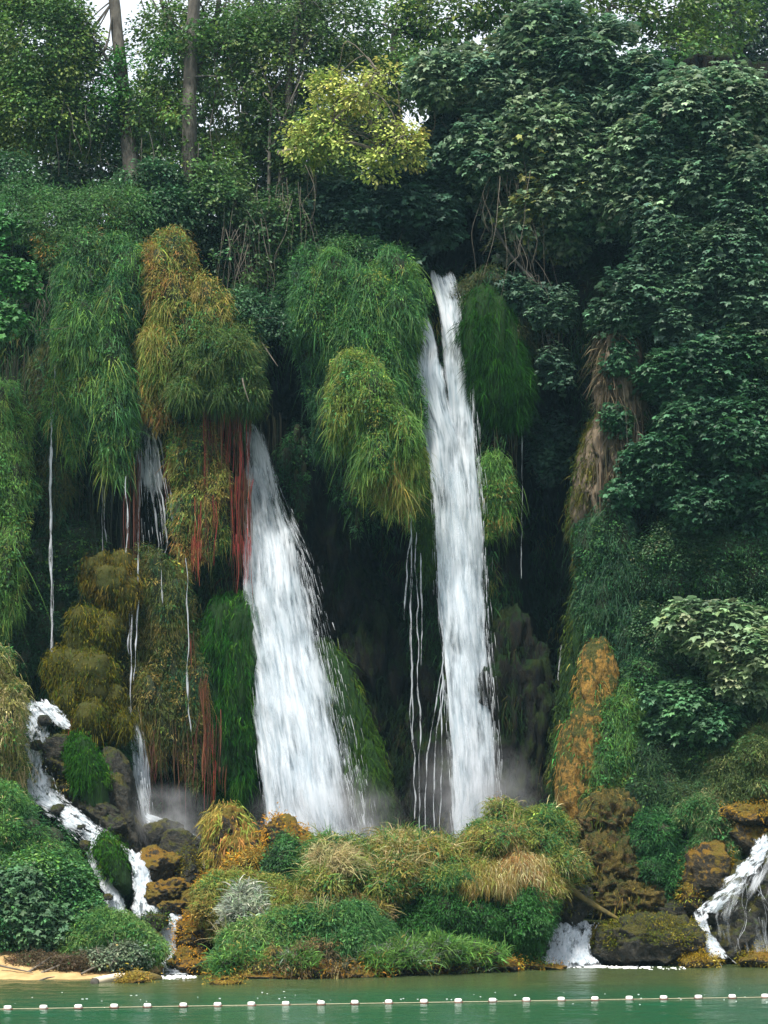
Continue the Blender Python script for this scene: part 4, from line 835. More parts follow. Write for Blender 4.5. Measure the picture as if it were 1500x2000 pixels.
# long roots
def roots(label, boxes, L, n, seed, cols, Wd=.020, name='hanging_roots'):
    g = np.random.default_rng(seed); P = []; LL = []
    for (x0, x1, y, Y, ln, m) in boxes:
        px = g.uniform(x0, x1, m); P.append(W(px, y + g.normal(0, 12, m), Y + g.normal(0, .2, m))); LL.append(ln / 55.0 * g.uniform(.15, 1.1, m) ** 1.2)
    P = np.concatenate(P); LL = np.concatenate(LL); m = len(P)
    d = unit(np.array([0, -.02, -1]) + g.normal(0, .025, (m, 3)))
    C = palette(P, cols, seed, 1.2)
    t = thing(name, label, 'roots', P.mean(0) - [0, 0, 1])
    V, Q, C = blades(P, d, LL, Wd * g.uniform(.5, 1.5, m), 0.0, np.clip(C, 0, .8), 6, seed, .7)
    V[:, 0] += vn(V * np.array([2, 2, 1.2]), seed) * .09; mesh_obj('root_strands', V, Q, M_grass, t, C)
P_RED = [(4, RUST), (1.6, RED), (2, (.12, .065, .025)), (1, (.05, .03, .015))]
roots('long curtain of red and rust roots beside the broad waterfall', [(395, 488, 760, 68.9, 230, 200), (450, 492, 940, 68.8, 170, 90), (370, 425, 980, 69, 120, 70), (340, 400, 830, 69.3, 120, 80), (462, 476, 800, 68.7, 330, 16)], 3, 0, 11, P_RED)
roots('bright red root tips hanging above the broad waterfall edge', [(456, 492, 1050, 68.7, 110, 34), (376, 418, 1045, 68.9, 75, 30)], 3, 0, 12, [(1, (.36, .035, .045)), (1, (.24, .05, .035))])
roots('thick red root strand mixed with the small forked waterfall', [(244, 276, 900, 69.4, 400, 26), (318, 334, 890, 69.6, 110, 16), (262, 272, 930, 69.3, 240, 12)], 3, 0, 13, [(1, (.26, .035, .04)), (2, (.13, .05, .035))])
roots('ragged red root bundles below the drooping grass mat', [(385, 412, 1330, 68.3, 190, 26), (396, 417, 1420, 68.2, 150, 30), (286, 312, 1330, 68.6, 90, 24), (420, 440, 1500, 68.2, 80, 12), (366, 380, 1240, 68.5, 160, 12)], 3, 0, 14, [(1, (.30, .04, .035)), (3, (.13, .05, .025))])
roots('thin dark red roots hanging over the misty hollow', [(270, 430, 1400, 68.7, 180, 110), (278, 300, 1450, 68.5, 150, 26)], 3, 0, 15, [(1, (.20, .05, .05)), (1, (.10, .05, .03))])
roots('short rusty roots under the olive boulder', [(130, 215, 1400, 67.2, 45, 70)], 1, 0, 16, [(1, (.30, .07, .03)), (1, (.25, .12, .03))])
roots('tan stalactite roots hanging from the right tufa column', [(1175, 1250, 740, 68.9, 190, 46), (1160, 1235, 900, 69.2, 120, 40)], 1, 0, 17, [(1, (.14, .11, .07)), (1, (.09, .07, .045))], .06)
roots('grey brown roots below the hanging branch right of the moss slab', [(1022, 1062, 600, 70.9, 130, 50), (960, 1010, 830, 70.7, 110, 30)], 1, 0, 18, [(1, (.08, .07, .04)), (1, (.05, .05, .03))])
roots('dark vertical root strands on the wall under the big grass curtain', [(110, 260, 900, 70.2, 260, 120), (0, 80, 700, 70.6, 300, 80), (500, 560, 820, 72.5, 200, 50)], 1, 0, 19, [(1, (.04, .04, .025)), (1, (.025, .035, .015))])

# ------------------------------------------------------------------ central island
grassy('grass_mound', 'large overhanging mound of ochre and green grass in front of the tall waterfall', 'grass mound', [(965, 1685, 62.4, 130, 58, 1.9), (1040, 1700, 62.4, 58, 70, 1.6), (860, 1705, 62.2, 110, 56, 1.8), (1000, 1630, 62.8, 92, 42, 1.4), (1062, 1665, 62.8, 42, 62, 1.1)],
    [dict(n=3600, k=15, L=.55, Wd=.026, mode='arch', pal=[(2, G_MID), (3, G_YEL), (2, OCHRE), (1.2, STRAW), (.6, ORANGE)], freq=.8, bottom=-.1, spread=.4), dict(n=1300, k=14, L=.55, Wd=.024, mode='hang', pal=[(1, G_YEL), (2, OCHRE), (1, STRAW), (1.4, ORANGE)], bottom=-.6, lobes=[(960, 1712, 61.2, 110, 34, 1.1), (1040, 1715, 61.4, 52, 46, .9)]),
     dict(n=260, k=7, L=.7, Wd=.02, mode='tuft', pal=P_STRAW, bottom=.5, sway=(.1, 0, 0))], amp=.2)
grassy('fern_curtain', 'deep green ferny curtain under the overhanging lip of the grassy mound', 'ferns', [(930, 1800, 61.3, 120, 42, 1.4), (1025, 1795, 61.3, 44, 40, 1.2), (820, 1800, 61.3, 60, 42, 1.3)],
    [dict(n=2600, k=13, L=.34, Wd=.03, mode='hang', pal=[(2, (.018, .075, .015)), (3, (.03, .12, .02)), (1, G_MID)], spread=.6)], fringe=False)
grassy('grass_mound', 'mixed tall grass on the left shoulder of the island in front of the broad waterfall', 'grass mound', [(800, 1705, 61.8, 90, 62, 1.6), (700, 1715, 61.2, 84, 66, 1.6), (640, 1740, 60.8, 50, 60, 1.3), (750, 1672, 62, 70, 40, 1.4), (840, 1665, 62.2, 60, 36, 1.3)],
    [dict(n=2600, k=14, L=.5, Wd=.026, mode='arch', pal=[(2, G_MID), (2, G_YEL), (2, OCHRE), (1.4, STRAW)], bottom=-.3, spread=.45), dict(n=420, k=9, L=.75, Wd=.022, mode='tuft', pal=P_STRAW, bottom=.2), dict(n=500, k=12, L=.5, Wd=.026, mode='tuft', pal=P_GRASS, bottom=-.5)])
grassy('grass_clump', 'pale straw plume of dry grass at the broad waterfall foot', 'grass', [(655, 1700, 60.6, 34, 44, .9)], [dict(n=520, k=14, L=.42, Wd=.02, mode='tuft', pal=[(1, G_YEL), (1, (.30, .27, .12)), (2, STRAW)], bottom=-.6, sway=(.25, 0, 0), spread=.5, jitter=.4)])
grassy('grass_clump', 'dark green grass hanging on the left flank of the sharp ridged rock', 'grass', [(550, 1700, 62.2, 32, 56, .8), (595, 1735, 61.8, 34, 30, .7)], [dict(n=800, k=13, L=.45, Wd=.028, mode='hang', pal=[(2, (.03, .075, .03)), (2, G_MID)])])
grassy('grass_clump', 'ochre green grassy cushion at the upper left of the island', 'grass', [(470, 1745, 61, 62, 44, 1.2), (420, 1780, 60.6, 34, 50, .9), (510, 1780, 60.4, 60, 40, 1.0)], [dict(n=1500, k=13, L=.36, Wd=.026, mode='arch', pal=[(1, G_MID), (2, G_YEL), (2.5, OCHRE), (.8, ORANGE)], bottom=-.4)])
grassy('grass_clump', 'silvery grey herb growing among the green on the left of the island', 'herb', [(480, 1790, 59.6, 34, 52, .7)], [dict(n=520, k=11, L=.3, Wd=.035, mode='tuft', pal=[(2, (.30, .34, .26)), (1, (.16, .22, .13))], bottom=-.4, spread=.6)])
grassy('grass_clump', 'thick bright green grass at the lower left of the island', 'grass', [(540, 1840, 58.8, 74, 54, 1.4), (600, 1820, 59, 60, 56, 1.3), (480, 1860, 58.2, 44, 42, 1.0)], [dict(n=2100, k=14, L=.5, Wd=.026, mode='arch', pal=P_GRASS, bottom=-.6, spread=.4), dict(n=300, k=10, L=.6, Wd=.022, mode='tuft', pal=[(1, STRAW), (1, G_YEL)], bottom=.3)])
grassy('grass_clump', 'smooth bright green grass tussock in the middle of the island front', 'grass', [(700, 1830, 59, 72, 44, 1.3), (650, 1860, 58.3, 60, 34, 1.0)], [dict(n=1700, k=14, L=.5, Wd=.026, mode='arch', pal=[(1, G_DEEP), (3, G_MID), (4, (.10, .23, .06))], bottom=-.6, spread=.3)])
grassy('grass_clump', 'tan seed heads scattered over the green grass of the island', 'grass', [(590, 1775, 60, 60, 24, .9), (680, 1775, 60.2, 60, 24, .9)], [dict(n=700, k=10, L=.42, Wd=.026, mode='tuft', pal=[(2, (.30, .24, .10)), (1, OCHRE), (1, G_YEL)], bottom=-.3)])
grassy('grass_clump', 'low mixed grass strip along the river front of the island', 'grass', [(840, 1862, 58.8, 70, 22, .9), (760, 1876, 58, 70, 22, .8), (920, 1868, 59.6, 60, 16, .8), (540, 1890, 57.2, 90, 20, .7), (450, 1885, 57, 36, 24, .6)],
    [dict(n=1700, k=12, L=.36, Wd=.026, mode='tuft', pal=[(2, G_MID), (3, G_BRIGHT), (1.4, GREY_G), (.8, OCHRE)], bottom=-.3)])
grassy('grass_clump', 'dry brown grass fringe overhanging the water at the island front', 'grass', [(520, 1893, 56.9, 80, 12, .4), (640, 1894, 57.3, 60, 10, .4)], [dict(n=420, k=9, L=.28, Wd=.03, mode='hang', pal=[(2, (.12, .09, .04)), (1, OCHRE)])])

# ------------------------------------------------------------------ left bank
grassy('grass_clump', 'yellow green grass drape on the upper left bank beside the cascade top', 'grass', [(5, 1420, 64.6, 34, 96, 1.2), (-20, 1370, 64.6, 34, 90, 1.2)], [dict(n=1300, k=14, L=.5, Wd=.026, mode='hang', pal=[(1, G_MID), (3, (.20, .20, .05)), (2, STRAW)])])
grassy('grass_clump', 'feathery green and straw weeds below the left bank drape', 'grass', [(5, 1580, 63, 48, 50, 1.2), (62, 1660, 62, 50, 46, 1.1), (0, 1650, 62, 50, 80, 1.2), (115, 1690, 61.6, 40, 36, .9)], [dict(n=2000, k=13, L=.42, Wd=.026, mode='arch', pal=[(1, G_DEEP), (3, G_MID), (2, G_BRIGHT), (1, STRAW)], bottom=-.5, spread=.5)])
tree('leafy_shrub', 'large dense green shrub filling the left river bank', [], [(132, 1745, 60.6, 50, 60, 1.2), (70, 1730, 60.4, 70, 70, 1.4), (30, 1800, 59.4, 60, 70, 1.2), (160, 1795, 60, 40, 52, 1.0)],
    [dict(n=2300, k=10, size=.13, kind='oval', pal=[(2, G_DEEP), (3, G_MID), (1.5, G_BRIGHT)], rad=.26, gap=-.5), dict(n=420, k=7, size=.24, kind='lobed', pal=[(1, (.05, .12, .05)), (1, (.08, .16, .07))], rad=.3, lobes=[(60, 1790, 59, 60, 60, 1.1), (20, 1740, 59.4, 40, 50, 1.0)], gap=-.4)], 20, .03, cat='shrub')
grassy('root_mat_bank', 'dark earthy bank under the left shrub', 'bank', [(90, 1800, 60.4, 110, 70, 1.4), (220, 1830, 59.8, 70, 50, 1.1), (30, 1690, 62.6, 80, 80, 1.5), (-10, 1500, 65.4, 50, 120, 1.5)], [dict(n=900, k=10, L=.35, Wd=.03, mode='arch', pal=P_DARK)], corename='soil')
grassy('grass_clump', 'bright green grass tongue on the left bank beside the cascade', 'grass', [(215, 1820, 59.2, 60, 36, 1.1), (260, 1850, 58.8, 46, 32, .9), (160, 1840, 59, 44, 30, .9)], [dict(n=1700, k=13, L=.42, Wd=.026, mode='arch', pal=P_GRASS, bottom=-.5, spread=.4)])
tree('leafy_shrub', 'low grey green bush at the waterline left of the lowest cascade', [], [(250, 1868, 57.9, 44, 24, .7), (200, 1876, 57.7, 50, 18, .6)], dict(n=620, k=9, size=.10, kind='oval', pal=[(2, (.07, .11, .06)), (2, (.14, .18, .11)), (.5, OCHRE)], rad=.2, gap=-.6), 26, .02, cat='shrub', bark=M_twig)
grassy('grass_clump', 'dry brown brush tangle at the back of the sand beach', 'brush', [(150, 1886, 57.6, 60, 12, .5), (70, 1882, 58, 60, 12, .5)], [dict(n=500, k=10, L=.35, Wd=.022, mode='arch', pal=[(2, (.10, .075, .04)), (1, (.20, .15, .08))], spread=.7)])
def sticks(label, segs, r, seed, group=None, name='driftwood_stick', mat=M_twig):
    for k, (lb, pts) in enumerate(segs):
        t = thing(name, lb, 'stick', W(*pts[0]), group)
        V, Q = tube([W(*p) for p in pts], [r] + [r * .8] * (len(pts) - 2) + [r * .3], 6, .1, seed + k, 5); mesh_obj('stick', V, Q, mat, t, smooth=True)
sticks('', [('long pale driftwood stick leaning on the brush at the back of the beach', [(55, 1898, 57), (80, 1880, 57.2), (96, 1868, 57.4)]), ('forked brown driftwood stick beside the long pale one', [(80, 1900, 57), (115, 1884, 57.1), (135, 1872, 57.3)]),
            ('thin curved stick lying along the top of the sand', [(62, 1920, 55.8), (90, 1908, 56.2), (110, 1905, 56.4)]), ('short twig poking out below the grey green bush', [(158, 1902, 56.8), (190, 1888, 57), (232, 1880, 57.1)]),
            ('low dark twig on the sand near the left edge', [(0, 1885, 57.2), (40, 1893, 57), (70, 1900, 56.8)])], .035, 900, 'dry sticks washed up behind the beach')

t = thing('driftwood_log', 'bleached hollow driftwood log lying on the sand by the water', 'log', W(210, 1918, 55.6))
V, Q = tube([W(184, 1919, 55.2), W(205, 1914, 55.4), W(228, 1909, 55.6), W(248, 1906, 55.9)], [.15, .15, .13, .06], 14, .02, 5, 6); mesh_obj('log', V, Q, plain_mat('bleached_wood', (.50, .42, .30), (.68, .60, .46), .8, 3, (.4, 1, 2)), t, smooth=True)
V, Q = lobes_mesh([(186, 1919, 55.1, 9, 9, .14)], .5, 4, (1, 1, 1), 1, 6, (16, 20)); mesh_obj('broken_end', V, Q, M_bark, t, smooth=True)
M_mosswood = plain_mat('mossy_wood', (.13, .095, .018), (.06, .05, .015), .9, 5, None, .5)
t = thing('driftwood_log', 'yellow mossy log half in the shallow water behind the bleached one', 'log', W(275, 1908, 55.9))
V, Q = tube([W(240, 1912, 55.7), W(262, 1906, 56), W(290, 1907, 56.2), W(316, 1909, 56.4)], [.10, .16, .14, .05], 12, .03, 8, 6); mesh_obj('log', V, Q, M_mosswood, t, smooth=True)
rock('boulder', 'flat yellow mossy stone at the tip of the beach', [(262, 1915, 55.2, 26, 6, .4)], M_orange, .4, 3, [dict(n=140, k=8, L=.05, pal=[(2, (.24, .17, .03))], mode='moss')])
rock('boulder', 'tiny yellow mossy stone alone in the shallows left of the island', [(440, 1920, 54.8, 30, 4.5, .35)], M_orange, .4, 3, [dict(n=140, k=8, L=.05, pal=[(2, (.24, .17, .03))], mode='moss')])
t = thing('fallen_log', 'slanting yellow mossy log bridging the mound and the stream', 'log', W(1200, 1792, 65))
V, Q = tube([W(1085, 1705, 62.6), W(1118, 1738, 62.8), W(1150, 1762, 63.0), (W(1180, 1780, 63.1)), W(1206, 1794, 63.2)], [.11, .10, .09, .08, .05], 12, .03, 9, 6); mesh_obj('log', V, Q, M_mosswood, t, smooth=True)

# ------------------------------------------------------------------ right slope
grassy('fern_bank', 'dense dark green undergrowth covering the right slope below the big fig leaves', 'undergrowth', [(1330, 1120, 69.2, 90, 90, 1.3), (1430, 1110, 68.8, 90, 80, 1.3), (1280, 1330, 69, 60, 110, 1.2), (1240, 1560, 68, 44, 60, 1.0)],
    [dict(n=2300, k=12, L=.30, Wd=.04, mode='arch', pal=[(3, (.018, .06, .028)), (3, (.03, .09, .035)), (.8, (.06, .12, .04))], spread=.7)])
tree('leafy_shrub', 'dark creeper with tiny leaves on the slope beneath the fig tree', [], [(1330, 1080, 68.4, 90, 70, 1.0), (1440, 1140, 68, 80, 60, 1.0), (1290, 1230, 68.2, 60, 60, .9)], dict(n=1500, k=9, size=.11, kind='oval', pal=[(2, (.025, .07, .03)), (3, (.04, .10, .035)), (.6, (.10, .13, .05))], rad=.28, gap=-.15), 20, .02, cat='shrub')
tree('fig_bush', 'pale green broad leaved bush bulging from the right slope', [], [(1400, 1240, 66.6, 76, 50, 1.1), (1470, 1290, 66.4, 70, 70, 1.2), (1420, 1215, 66.8, 90, 34, 1.0)], dict(n=620, k=9, size=.42, kind='lobed', pal=[(1, (.10, .18, .08)), (3, (.17, .26, .13)), (1, (.23, .30, .15))], rad=.42, gap=-.5, upness=1.2), 30, .035, cat='shrub')
tree('fig_bush', 'mid green broad leaved bush just below the pale one on the right slope', [], [(1340, 1370, 66.9, 70, 44, 1.0), (1305, 1420, 67.2, 34, 44, .7), (1390, 1400, 66.8, 50, 44, .9)], dict(n=470, k=10, size=.29, kind='lobed', pal=[(2, (.04, .12, .05)), (3, (.065, .16, .065))], rad=.36, gap=-.45, upness=1.1), 26, .03, cat='shrub')
grassy('grass_clump', 'shadowy green grass hollow below the broad leaved bushes', 'grass', [(1370, 1490, 67.6, 100, 60, 1.1), (1280, 1530, 67.4, 60, 70, 1.0), (1350, 1560, 67, 60, 50, 1.0)], [dict(n=1900, k=12, L=.5, Wd=.028, mode='arch', pal=[(2, (.025, .07, .03)), (2, (.045, .10, .035)), (1, (.08, .11, .03))], spread=.45)])
grassy('grass_clump', 'soft olive grass slope at the right edge', 'grass', [(1470, 1490, 66.6, 60, 60, 1.2), (1440, 1550, 66.4, 60, 40, 1.0)], [dict(n=1600, k=13, L=.45, Wd=.024, mode='arch', pal=[(2, (.07, .12, .035)), (3, (.13, .16, .05)), (1, STRAW)], spread=.5)])
grassy('grass_clump', 'pale straw topped grass tuft left of the orange mossy ledge', 'grass', [(1380, 1590, 66, 40, 46, 1.0), (1400, 1640, 65.8, 40, 36, .9)], [dict(n=900, k=14, L=.55, Wd=.024, mode='arch', pal=[(2, G_MID), (2, (.14, .18, .07)), (1.6, STRAW)], bottom=-.4)])
grassy('fern_bank', 'bright green fern patch right of the lumpy tufa foot', 'ferns', [(1285, 1690, 66, 56, 60, 1.1), (1260, 1640, 66.4, 50, 50, 1.0), (1370, 1680, 65.8, 34, 30, .6)], [dict(n=1500, k=12, L=.34, Wd=.034, mode='arch', pal=[(2, (.02, .085, .025)), (3, (.035, .125, .03))], spread=.6)])
rock('boulder', 'dark rocky foot of the right slope above the stream', [(1290, 1770, 66, 90, 30, 1.0), (1400, 1780, 66.4, 60, 60, 1.0), (1250, 1700, 67.6, 110, 90, 1.0)], M_wet, 0.4, 1.6)

# ------------------------------------------------------------------ trees on the cliff top
def dep(*p): return list(p)
LEAF_S = .17
tree('tall_tree', 'tall straight trunk forking near the top left of the picture', [([(372, 430, 72.6), (370, 300, 72.5), (372, 150, 72.5), (378, 0, 72.5), (384, -160, 72.6)], [.32, .28, .25, .22, .16]), ([(371, 140, 72.5), (350, 90, 73.8), (320, 20, 73.6), (300, -60, 73.6)], [.12, .09, .07, .04]),
     ([(374, 170, 72.6), (400, 100, 73.8), (420, 40, 73.6), (436, -60, 73.4)], [.13, .11, .10, .06]), ([(368, 290, 72.6), (340, 240, 73.8), (306, 205, 73.6)], [.08, .06, .03])],
     [(385, 70, 71.9, 36, 26, .3), (355, 220, 71.9, 40, 28, .3), (330, 110, 73.2, 60, 90, 1.4), (300, 230, 73.2, 60, 70, 1.2), (470, 130, 73.6, 100, 110, 1.6), (400, 330, 73, 90, 50, 1.2), (390, 60, 74.6, 150, 60, 1.4), (460, 240, 74, 60, 50, 1.2)], dict(n=1900, k=12, size=LEAF_S, kind='oval', pal=P_TREE, rad=.42, gap=-.18, backcut=1.1, gfreq=.8), 40, .05)
tree('tall_tree', 'darker leaning trunk wrapped in bright green creeper near the left edge', [([(270, 440, 73.2), (258, 330, 73.2), (246, 230, 73.2), (236, 110, 73.2), (222, 0, 73.2), (210, -120, 73.2)], [.36, .30, .26, .22, .20, .16]), ([(246, 200, 73.2), (200, 100, 73), (150, 60, 72.8)], [.08, .06, .03])],
     [(90, 90, 73, 110, 110, 1.6), (60, 220, 73, 100, 80, 1.5), (170, 240, 73.4, 80, 60, 1.2), (50, -20, 73.4, 80, 50, 1.2)], [dict(n=2600, k=12, size=LEAF_S, kind='oval', pal=P_TREE, rad=.42, gap=-.4, backcut=1.1, gfreq=.8),
      dict(n=260, k=9, size=.15, kind='oval', pal=[(1, (.03, .13, .025)), (1, (.06, .19, .03))], rad=.25, lobes=[(240, 150, 72.8, 24, 60, .4), (205, 190, 72.7, 22, 36, .4), (320, 110, 73, 26, 40, .5)], gap=-.5)], 40, .05)
tree('slender_tree', 'slender pale trunk at centre left behind the golden branch', [([(548, 420, 73), (552, 340, 73), (560, 260, 73), (566, 120, 73.2), (590, 0, 73.4)], [.2, .17, .15, .12, .08]), ([(524, 400, 72.8), (526, 300, 72.8), (530, 180, 73)], [.07, .06, .04])],
     [(570, 110, 74, 90, 110, 1.5), (600, 300, 73, 70, 70, 1.2), (650, 60, 74.4, 90, 70, 1.4), (540, 250, 74, 60, 60, 1.2)], dict(n=1700, k=11, size=LEAF_S, kind='oval', pal=[(2, (.04, .09, .03)), (3, (.07, .13, .035)), (1, (.12, .17, .04))], rad=.42, gap=-.3, backcut=1.1, gfreq=.8), 36, .045)
tree('sunlit_branch', 'sunlit golden yellow branch reaching out in front of the dark trees', [([(545, 300, 72), (600, 285, 70.8), (650, 240, 69.8), (700, 180, 69.2), (740, 140, 69)], [.11, .09, .07, .05, .02]), ([(620, 272, 70.4), (690, 280, 69.6), (750, 300, 69.2), (800, 300, 69)], [.06, .05, .035, .015])],
     [(720, 180, 69.2, 62, 54, 1.0, -20), (650, 230, 69.8, 60, 60, 1.0), (770, 280, 69.2, 54, 44, .8), (610, 270, 70.2, 56, 56, .8), (735, 335, 69.4, 34, 26, .6), (755, 150, 69.2, 26, 44, .6), (640, 180, 70, 50, 44, .7), (800, 290, 69.2, 30, 34, .5), (690, 290, 69.6, 46, 40, .6)], dict(n=1000, k=11, size=.17, kind='oval', pal=P_SUNLIT, rad=.34, gap=.02, backcut=1.1, gfreq=1.0, shell=.7, freq=.9), 44, .035, bark=M_twig)
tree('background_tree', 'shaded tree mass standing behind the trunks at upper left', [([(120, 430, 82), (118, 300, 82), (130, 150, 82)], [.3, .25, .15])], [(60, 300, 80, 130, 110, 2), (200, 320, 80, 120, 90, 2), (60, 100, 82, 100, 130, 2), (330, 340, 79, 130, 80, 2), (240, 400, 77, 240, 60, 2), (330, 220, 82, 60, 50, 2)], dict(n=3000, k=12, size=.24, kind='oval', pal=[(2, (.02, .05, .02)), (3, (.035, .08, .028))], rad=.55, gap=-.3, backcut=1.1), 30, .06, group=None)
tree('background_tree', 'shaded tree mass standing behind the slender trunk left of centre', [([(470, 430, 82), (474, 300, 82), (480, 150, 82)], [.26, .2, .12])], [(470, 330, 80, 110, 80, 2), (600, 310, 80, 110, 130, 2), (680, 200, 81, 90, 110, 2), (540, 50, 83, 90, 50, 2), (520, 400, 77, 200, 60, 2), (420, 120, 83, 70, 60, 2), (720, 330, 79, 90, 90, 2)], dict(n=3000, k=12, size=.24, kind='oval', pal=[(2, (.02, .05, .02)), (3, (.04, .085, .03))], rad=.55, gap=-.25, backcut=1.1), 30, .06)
tree('background_tree', 'dark mixed tree crown at top centre above the golden branch', [([(780, 400, 78), (775, 200, 78), (770, 60, 78)], [.3, .22, .12])], [(740, 50, 78, 120, 90, 1.8), (870, 20, 77.5, 110, 60, 1.8), (970, 0, 78, 100, 50, 1.6), (1100, -10, 79, 120, 50, 1.6), (800, 150, 76.5, 90, 60, 1.6), (690, 380, 76, 90, 60, 1.4)], dict(n=1500, k=12, size=.20, kind='oval', pal=P_TREE, rad=.45, gap=-.2, backcut=1.0), 30, .06)
tree('background_tree', 'light green tree tip rising behind the fig crown at top right', [([(1180, 200, 78), (1180, 80, 78), (1190, 10, 78)], [.2, .15, .08])], [(1170, 20, 77, 110, 44, 1.5), (1340, 115, 76.5, 100, 40, 1.1), (1300, 10, 77.5, 90, 60, 1.3), (1400, 20, 80, 90, 80, 1.5), (1040, 10, 77.5, 80, 34, 1.4)], dict(n=800, k=11, size=.22, kind='oval', pal=[(2, (.05, .12, .03)), (2, (.09, .16, .03))], rad=.42, gap=-.3, backcut=1.0), 26, .05)
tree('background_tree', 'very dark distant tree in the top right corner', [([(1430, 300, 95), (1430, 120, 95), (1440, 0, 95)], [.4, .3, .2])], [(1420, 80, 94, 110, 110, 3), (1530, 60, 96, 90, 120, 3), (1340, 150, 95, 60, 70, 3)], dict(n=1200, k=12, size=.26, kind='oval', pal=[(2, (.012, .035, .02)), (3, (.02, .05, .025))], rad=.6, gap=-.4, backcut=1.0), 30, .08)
tree('fern_shrub', 'feathery mid green shrub spilling over the cliff edge at left', [], [(110, 440, 70.4, 70, 60, 1.3), (200, 420, 70.2, 70, 52, 1.3), (170, 500, 69.8, 90, 50, 1.2), (260, 440, 70.4, 46, 60, 1.0), (40, 410, 71, 60, 60, 1.2)],
     dict(n=2500, k=13, size=.15, kind='narrow', pal=P_FERN, rad=.34, gap=-.45, upness=.3), 20, .025, cat='shrub')
tree('leafy_shrub', 'ochre leaved sprays above the rusty grass curtain', [], [(330, 490, 69.8, 46, 22, .7), (95, 480, 69.6, 20, 34, .4), (355, 500, 69.5, 26, 30, .5)], dict(n=260, k=10, size=.12, kind='narrow', pal=[(1, G_YEL), (3, (.28, .19, .04))], rad=.28, gap=-.4), 8, .02, cat='shrub')
tree('maple_branch', 'bright green maple branch entering at the left edge', [([(-40, 500, 66), (0, 540, 66), (40, 570, 66), (55, 600, 66)], [.06, .05, .03, .01])], [(10, 540, 66, 44, 36, .6), (0, 620, 66, 46, 40, .6), (-10, 450, 66, 40, 50, .6)], dict(n=150, k=10, size=.24, kind='lobed', pal=[(2, (.035, .13, .035)), (3, (.06, .19, .05))], rad=.36, gap=-.6, upness=.9), 10, .02)
tree('leafy_shrub', 'small leaved branch dangling over the dark cave left of centre', [], [(500, 610, 69, 46, 34, .7), (540, 640, 68.9, 34, 22, .5), (470, 590, 69.3, 30, 26, .6)], dict(n=330, k=10, size=.13, kind='oval', pal=[(2, (.03, .09, .04)), (3, (.05, .13, .05))], rad=.28, gap=-.35), 16, .02, cat='shrub')
tree('leafy_shrub', 'dark tangled undergrowth between the trunks and the cliff lip', [], [(420, 440, 72, 80, 80, 1.3), (560, 460, 72.4, 90, 90, 1.3), (640, 500, 71.6, 80, 50, 1.1), (330, 400, 72.6, 80, 50, 1.2)], dict(n=2300, k=11, size=.15, kind='oval', pal=[(3, (.02, .055, .024)), (2, (.035, .085, .03)), (.7, (.08, .11, .03))], rad=.36, gap=-.25), 40, .03, cat='shrub')
tree('fig_tree', 'dark fig foliage shading the lip where the tall waterfall starts', [([(760, 540, 73), (780, 440, 73), (820, 360, 73)], [.2, .16, .1])], [(720, 440, 71.6, 70, 60, 1.1), (830, 430, 71.2, 80, 60, 1.2), (850, 330, 72, 80, 80, 1.3), (640, 400, 72, 50, 34, .9), (790, 500, 71, 60, 26, .8)],
     dict(n=900, k=10, size=.32, kind='lobed', pal=[(2, (.022, .06, .040)), (3, (.035, .085, .052))], rad=.5, gap=-.3, upness=.9), 30, .05)
tree('fig_tree', 'wide grey green fig crown filling the upper right centre', [([(1020, 620, 75), (1030, 480, 74.5), (1050, 330, 74), (1080, 200, 73.5)], [.4, .34, .26, .16])],
     [(1060, 130, 71.5, 150, 90, 2.0), (940, 190, 71.8, 110, 100, 1.7), (1190, 210, 70.8, 140, 110, 2.0), (1060, 310, 71, 150, 100, 1.8), (920, 330, 72, 90, 70, 1.4), (1170, 390, 70.6, 130, 90, 1.6), (1040, 440, 72.2, 100, 60, 1.2)],
     dict(n=4200, k=10, size=.32, kind='lobed', pal=[(1.2, FIG_D), (3, FIG), (5, FIG_L), (.4, (.22, .24, .07))], rad=.5, gap=-.35, upness=1.0, freq=.35), 60, .07)  # extra pale leaves stand in for light and haze on this crown
tree('fig_tree', 'pale fig crown sweeping down the upper right edge', [([(1420, 760, 73), (1400, 560, 72.6), (1390, 360, 72)], [.34, .28, .18])],
     [(1330, 230, 69.6, 110, 90, 1.8), (1440, 230, 69.4, 100, 90, 1.8), (1440, 370, 69, 100, 110, 1.8), (1310, 370, 69.4, 90, 90, 1.5)], dict(n=2500, k=10, size=.32, kind='lobed', pal=[(1, FIG_D), (3, FIG), (4, FIG_L)], rad=.5, gap=-.35, upness=1.1, freq=.4), 40, .06)
tree('fig_tree', 'leafy fig limb hanging over the tan tufa column at right', [([(1500, 620, 71), (1400, 560, 70), (1300, 540, 69.4), (1220, 580, 69)], [.16, .12, .08, .03])],
     [(1240, 590, 68.8, 60, 50, 1.0), (1330, 520, 68.8, 90, 70, 1.3), (1440, 520, 68.4, 80, 70, 1.4), (1340, 620, 68.8, 80, 50, 1.1), (1200, 620, 69, 30, 30, .6), (1450, 620, 68.4, 80, 60, 1.2)], dict(n=2000, k=10, size=.30, kind='lobed', pal=[(2, FIG_D), (4, FIG), (2, (.09, .145, .085))], rad=.48, gap=-.3, upness=1.1, freq=.45), 40, .05)
